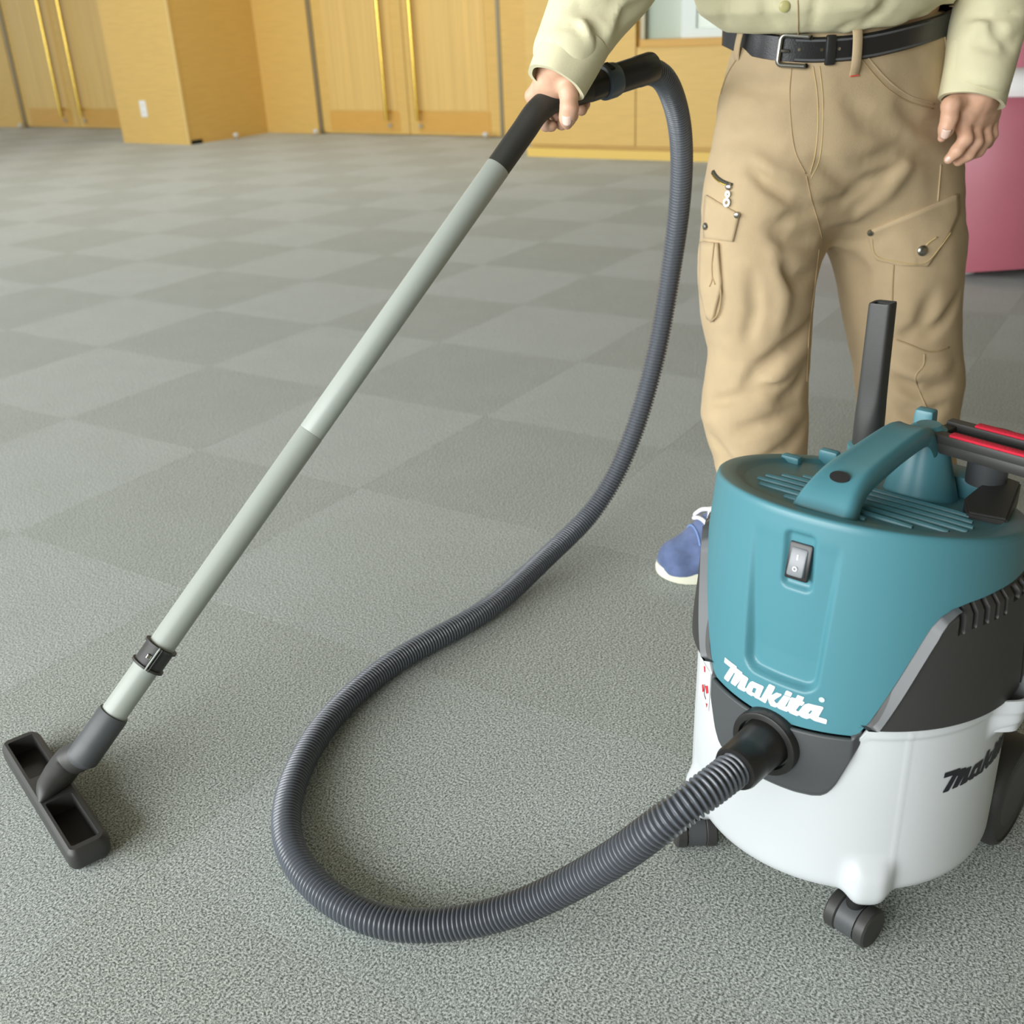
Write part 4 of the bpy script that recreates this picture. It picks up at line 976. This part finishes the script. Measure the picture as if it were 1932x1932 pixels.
SFL = [(on(p, torsoF), w_*.85, d_*1.5) for p, w_, d_ in SF]
def shirtT(P):
    d = torsoF(P); d = d+crease(P, d, SFL); m = np.abs(d) < .03
    if m.any(): d[m] += .0048*noise3(P[m], 45, 8)+.0020*noise3(P[m], 110, 9)
    return d
v1, F1 = surfnet(shirtT, (.22, 1.50, .80), (.80, 1.98, 1.50), .0062)
def sleeveR0(P):
    d = smin(caps(P, WR+np.array([.004, .01, .012]), EL, .046, .066), caps(P, EL, SH, .066, .085), .03)
    ax_ = EL-WR; ax_ /= np.linalg.norm(ax_); return np.maximum(d, -((P-WR) @ ax_)-.010)
def sleeveL0(P):
    d = smin(caps(P, WL+np.array([.004, .004, .018]), ELb, .050, .062), caps(P, ELb, SHb, .062, .085), .03)
    ax_ = ELb-WL; ax_ /= np.linalg.norm(ax_); return np.maximum(d, -((P-WL) @ ax_)-.006)
SR = [([(1075, 20), (1110, 25), (1130, 60), (1135, 82)], .009, .011), ([(1055, 45), (1085, 45), (1105, 68)], .007, .007), ([(1120, 20), (1150, 30), (1165, 5)], .010, .009), ([(1090, 0), (1100, 15), (1150, 12)], .010, .007), ([(1160, 50), (1180, 25), (1220, 5)], .009, .008), ([(1090, 35), (1105, 50), (1120, 80)], .010, -.006), ([(1140, 70), (1160, 45), (1172, 15)], .012, -.006)]
SRL = [(on(p, sleeveR0), w_*.85, d_*1.4) for p, w_, d_ in SR]
SL = [([(1845, 22), (1875, 28), (1925, 25)], .009, .009), ([(1825, 30), (1845, 28), (1870, 34)], .007, .008), ([(1877, 40), (1885, 65), (1910, 90)], .010, .009), ([(1838, 78), (1862, 86), (1885, 92)], .009, .006), ([(1830, 60), (1850, 45), (1872, 40)], .012, -.005), ([(1895, 100), (1910, 80), (1925, 70)], .010, .007)]
SLL = [(on(p, sleeveL0), w_*.85, d_*1.4) for p, w_, d_ in SL]
def sleeveR(P):
    d = sleeveR0(P); d = d+crease(P, d, SRL); m = np.abs(d) < .03
    if m.any(): d[m] += .0030*noise3(P[m], 70, 11)
    return d
def sleeveL(P):
    d = sleeveL0(P); d = d+crease(P, d, SLL); m = np.abs(d) < .03
    if m.any(): d[m] += .0030*noise3(P[m], 70, 12)
    return d
v2, F2 = surfnet(sleeveR, (.02, 1.38, .80), (.46, 1.86, 1.46), .0056)
v3, F3 = surfnet(sleeveL, (.60, 1.55, .70), (.98, 1.96, 1.46), .0056)
vs = np.vstack([v1, v2, v3])-po; Fs = np.vstack([F1, F2+len(v1), F3+len(v1)+len(v2)])
sh = obj('shirt', np_mesh('shirt', vs, Fs, SHIRT), person)
stud('shirt_button', 1480, 12, shirtT, .0075, mat('shirt_button', (186, 180, 122), .4), sh, .003)
seam('placket', [(1505, 0), (1506, 30), (1506, 66)], shirtT, .0009, TWILL2, sh)
# cuffs: thick open bands at the wrists
def cuff(name, A, B, ra, rb, ex, squash=1.0, side_=None):
    P_ = np.linspace(0, 1, 9)[:, None]*(B-A)[None]+A; T_, N_, B_ = frames(P_, ex); n_ = 48; a_ = np.linspace(0, 2*math.pi, n_, endpoint=False); Q = []
    prof = [(ra-.006, 0), (ra-.0012, 0), (ra, .0)]+[(ra+(rb-ra)*t, t) for t in np.linspace(.05, 1, 8)]+[(rb-.005, 1)]
    for r_, t in prof:
        c_ = A+(B-A)*t; wob = 1+.025*np.sin(3*a_+t*2)+.012*np.sin(7*a_+1)
        Q.append(c_+np.outer(np.cos(a_)*r_*squash*wob, N_[0])+np.outer(np.sin(a_)*r_*wob, B_[0])-po)
    return M3(name, (np.vstack(Q), grid(len(prof), n_, False, True)), SHIRT, sh, 60)
dR = (EL-WR)/np.linalg.norm(EL-WR); dL = (ELb-WL)/np.linalg.norm(ELb-WL)
cuff('cuff', WR-dR*.030, WR+dR*.034, .0405, .0465, (0, 1, 0), .9)
cuff('cuff', WL-dL*.016, WL+dL*.060, .0500, .0525, (0, 1, 0), .8)

# skin: hands and forearms in fine detail, head and neck more coarsely
def chain(P, pts, k_=.006, d=None):
    for (a, ra), (b, rb) in zip(pts[:-1], pts[1:]):
        c_ = caps(P, a, b, ra, rb); d = c_ if d is None else smin(d, c_, k_)
    return d
h_ = lambda x, y, Y, r_: (pY(x, y, Y), r_)
def handR(P):
    w0 = h_(1066, 112, 1.488, .027)
    pal = chain(P, [w0, h_(1040, 150, 1.502, .0195), h_(1006, 180, 1.518, .0110)], .012)
    pal = smin(pal, chain(P, [w0, h_(1058, 152, 1.502, .0195), h_(1028, 166, 1.535, .0125)], .012), .012)
    pal = smin(pal, chain(P, [w0, h_(1078, 148, 1.50, .0180), h_(1060, 158, 1.545, .0125)], .012), .012)
    pal = smin(pal, chain(P, [w0, h_(1082, 150, 1.497, .0155), h_(1080, 152, 1.55, .0115)], .012), .012)
    arm = caps(P, w0[0], EL*.6+w0[0]*.4, .028, .036); pal = smin(pal, arm, .015)
    fin = [chain(P, [h_(1082, 152, 1.55, .0115), h_(1096, 176, 1.572, .0098), h_(1101, 196, 1.552, .0088), h_(1097, 207, 1.532, .0080)], .004),
           chain(P, [h_(1060, 158, 1.545, .0120), h_(1074, 192, 1.57, .0100), h_(1078, 218, 1.548, .0090), h_(1070, 229, 1.526, .0082)], .004),
           chain(P, [h_(1030, 168, 1.535, .0115), h_(1042, 205, 1.558, .0098), h_(1056, 230, 1.540, .0088), h_(1060, 235, 1.520, .0080)], .004),
           chain(P, [h_(1006, 181, 1.520, .0105), h_(1018, 214, 1.545, .0088), h_(1030, 236, 1.530, .0080), h_(1041, 238, 1.508, .0073)], .004)]
    d = pal
    for f_ in fin: d = smin(d, f_, .005)
    th = chain(P, [h_(1066, 138, 1.490, .0165), h_(1073, 172, 1.470, .0125), h_(1074, 205, 1.462, .0112), h_(1071, 222, 1.466, .0105), h_(1070, 233, 1.474, .0078)], .006)
    d = smin(d, th, .007)
    # knuckle creases
    d = d+.0009*np.exp(-((np.linalg.norm(P-pY(1074, 214, 1.452), axis=1))/.006)**2)
    return d+.0006*noise3(P, 300, 4)
def handL(P):
    w0 = h_(1840, 178, 1.682, .029)
    pal = chain(P, [w0, h_(1822, 214, 1.672, .0165), h_(1817, 236, 1.668, .0118)], .012)
    pal = smin(pal, chain(P, [w0, h_(1840, 218, 1.680, .0165), h_(1838, 240, 1.678, .0118)], .012), .010)
    pal = smin(pal, chain(P, [w0, h_(1856, 216, 1.690, .0155), h_(1857, 238, 1.690, .0108)], .012), .010)
    pal = smin(pal, chain(P, [w0, h_(1866, 212, 1.700, .0145), h_(1870, 232, 1.702, .0100)], .012), .010)
    pal = smin(pal, caps(P, w0[0], ELb*.6+w0[0]*.4, .029, .036), .015)
    fin = [chain(P, [h_(1817, 236, 1.668, .0118), h_(1822, 262, 1.652, .0106), h_(1806, 284, 1.650, .0098), h_(1790, 300, 1.656, .0076)], .004),
           chain(P, [h_(1838, 242, 1.678, .0115), h_(1842, 268, 1.664, .0104), h_(1826, 292, 1.664, .0095), h_(1808, 304, 1.672, .0078)], .004),
           chain(P, [h_(1857, 240, 1.690, .0108), h_(1860, 264, 1.680, .0098), h_(1846, 285, 1.684, .0090), h_(1830, 294, 1.694, .0076)], .004),
           chain(P, [h_(1870, 234, 1.702, .0098), h_(1872, 254, 1.696, .0086), h_(1863, 270, 1.700, .0078), h_(1850, 278, 1.710, .0068)], .004)]
    d = pal
    for f_ in fin: d = smin(d, f_, .003)
    th = chain(P, [h_(1818, 184, 1.672, .0165), h_(1794, 200, 1.652, .0135), h_(1791, 222, 1.645, .0116), h_(1785, 244, 1.645, .0104), h_(1777, 261, 1.650, .0062)], .006)
    d = smin(d, th, .005)
    d = d-.0012*sum(np.exp(-(np.linalg.norm(P-pY(x, y, Y), axis=1)/.008)**2) for x, y, Y in ((1818, 234, 1.655), (1838, 238, 1.664), (1856, 236, 1.676)))
    return d+.0006*noise3(P, 300, 6)
def headF(P):
    c_ = np.array([.50, 1.70, 1.62]); q_ = (P-c_)/np.array([.078, .098, .118]); d = (np.linalg.norm(q_, axis=1)-1)*.08
    d = smin(d, caps(P, (.52, 1.75, 1.36), (.51, 1.73, 1.55), .062, .056), .03)
    d = smin(d, caps(P, (.487, 1.615, 1.565), (.49, 1.635, 1.53), .035, .03), .03)
    d = smin(d, caps(P, (.478, 1.598, 1.625), (.472, 1.583, 1.595), .010, .015), .012)
    for s_ in (-1, 1): d = smin(d, caps(P, (.50+s_*.080, 1.70, 1.635), (.50+s_*.078, 1.70, 1.60), .012, .010), .006)
    for s_ in (-1, 1): d = d+.006*np.exp(-(np.linalg.norm(P-np.array([.482+s_*.030, 1.607, 1.632]), axis=1)/.014)**2)
    d = d+.004*np.exp(-(np.abs(P[:, 2]-1.560)/.004)**2)*np.exp(-((P[:, 0]-.482)/.022)**2)*(P[:, 1] < 1.62)
    d = smin(d, caps(P, (.36, 1.74, 1.33), (.68, 1.78, 1.33), .06, .06), .04)
    return smin(d, stack(P, [(r[0], r[1], r[2], r[3]*.86, r[4]*.86, r[5]) for r in torso]), .03)
va, Fa = surfnet(handR, WR-np.array([.10, .09, .13]), np.array([.20, 1.62, .99]), .0021)
vb, Fb = surfnet(handL, np.array([.60, 1.59, .64]), np.array([.82, 1.78, .95]), .0021)
vc, Fc = surfnet(headF, (.25, 1.50, .86), (.80, 1.98, 1.76), .0075)
body = obj('body', np_mesh('body', np.vstack([va, vb, vc])-po, np.vstack([Fa, Fb+len(va), Fc+len(va)+len(vb)]), SKIN), person)
def hairF(P):
    c_ = np.array([.50, 1.712, 1.638]); q_ = (P-c_)/np.array([.083, .102, .112]); d = (np.linalg.norm(q_, axis=1)-1)*.085
    return np.maximum(d, np.maximum(1.645-P[:, 2]-.5*(P[:, 1]-1.66), (1.60-P[:, 2])))
vh, Fh = surfnet(hairF, (.38, 1.58, 1.5), (.62, 1.85, 1.80), .006); obj('hair', np_mesh('hair', vh-po, Fh, HAIR), body)
def nail(px, fn, w_, l_, dirpx):
    p, n_ = raymarch(fn, *px); p2, _ = raymarch(fn, px[0]+dirpx[0], px[1]+dirpx[1]); t = p2-p; t -= n_*(t @ n_); t /= np.linalg.norm(t); b_ = np.cross(n_, t); Q = []
    for i in range(7):
        for j in range(7):
            u_ = (j-3)/3; s_ = (i-3)/3; ww = w_*(1-.25*max(s_, 0)**2); Q.append(p+t*l_*s_+b_*ww*u_+n_*(.0006-.0028*u_*u_-.0006*max(-s_, 0))-po)
    o_ = obj('fingernail', mesh('fingernail', Q, grid(7, 7), NAIL), body); fixn(o_.data)
    s2 = o_.modifiers.new('t', 'SOLIDIFY'); s2.thickness = .0008
nail((1070, 229), handR, .0068, .0062, (0, 6)); nail((1784, 254), handL, .0066, .0080, (-4, 9)); nail((1788, 300), handL, .0045, .0045, (-5, 5))

# shoes
def shoe(toe, ang, mirror):
    root = obj('shoe', None, person); root.location = tuple(np.array([toe[0], toe[1], 0])-po); root.rotation_euler = (0, 0, ang)   # local +x from toe to heel
    def up_(P):
        d = caps(P, (.043, 0, .034), (.105, 0, .050), .041, .044)
        d = smin(d, caps(P, (.10, 0, .060), (.22, 0, .055), .042, .037), .03)
        d = smin(d, caps(P, (.115, 0, .085), (.215, 0, .09), .031, .037), .03)
        d = np.maximum(d, .018-P[:, 2]); return np.maximum(d, P[:, 2]-.125)+.0006*noise3(P, 160, 2)
    v_, F_ = surfnet(up_, (-.01, -.07, .0), (.29, .07, .14), .0035); up = obj('shoe_upper', np_mesh('shoe_upper', v_, F_, SUEDE), root)
    n_ = 48; out = []
    for t in np.linspace(0, 2*math.pi, n_, endpoint=False):
        x = .135-.135*math.cos(t); y = math.sin(t)*(.046 if math.cos(t) > 0 else .040)*(1 if True else 1); y *= abs(math.sin(t))**-.22 if abs(math.sin(t)) > .01 else 1; out.append((x, y))
    out = np.array(out); c_ = np.array([.135, 0]); P_ = []
    toeup = lambda x: .012*np.clip((.05-x)/.05, 0, 1)**2
    for g_, z in ((.90, .0), (1.0, .003), (1.02, .012), (1.0, .022), (.90, .026)):
        xy = c_+(out-c_)*np.array([1+(g_-1)*.5, g_]); P_.append(np.stack([xy[:, 0], xy[:, 1], z+toeup(xy[:, 0])], 1))
    v_ = np.vstack(P_); f_ = grid(5, n_, False, True)+[tuple(range(n_-1, -1, -1)), tuple(range(4*n_, 5*n_))]; M3('sole', (v_, f_), SOLE, root, 40)
    def uph(x, y):
        z = .14
        while z > .02 and up_(np.array([[x, y, z]]))[0] > 0: z -= .001
        return z
    def band(pts, r_, m, nm):
        M3(nm, sweep(catmull(pts, 6), r_, 8), m, root, 180)
    for x in (.066, ):
        band([(x, y, uph(x, y)+.0006) for y in np.linspace(-.034, .034, 9)], .0020, mat('suede_trim', (120, 148, 200), .9), 'toe_seam')
    for k_, x in enumerate((.080, .094, .108, .122)):
        band([(x+(.010*(j-2) if k_ % 2 else -.006*(j-2))*.5, y, uph(x, y)+.003) for j, y in enumerate(np.linspace(-.024, .024, 5))], .0036, LACE, 'lace')
    for s_ in (-1, 1):
        band([(.104, s_*.004, uph(.104, 0)+.006), (.088, s_*.020, uph(.088, s_*.02)+.012), (.080, s_*.034, uph(.082, s_*.03)+.008), (.096, s_*.034, uph(.096, s_*.03)+.006), (.106, s_*.006, uph(.106, 0)+.007)], .0038, LACE, 'lace_bow')
    M3('tongue', lathe([(.028, -.012), (.030, 0), (.026, .012), (.005, .016)], 20, o=(.126, 0, .112), d=(-.5, 0, .8)), LACE, root)
    M3('sock', lathe([(.040, .0), (.040, .08)], 24, o=(.20, 0, .09)), WHITEV, root)
shoe((.252, 1.612), D(10), 1); shoe((.60, 1.645), D(38), -1)
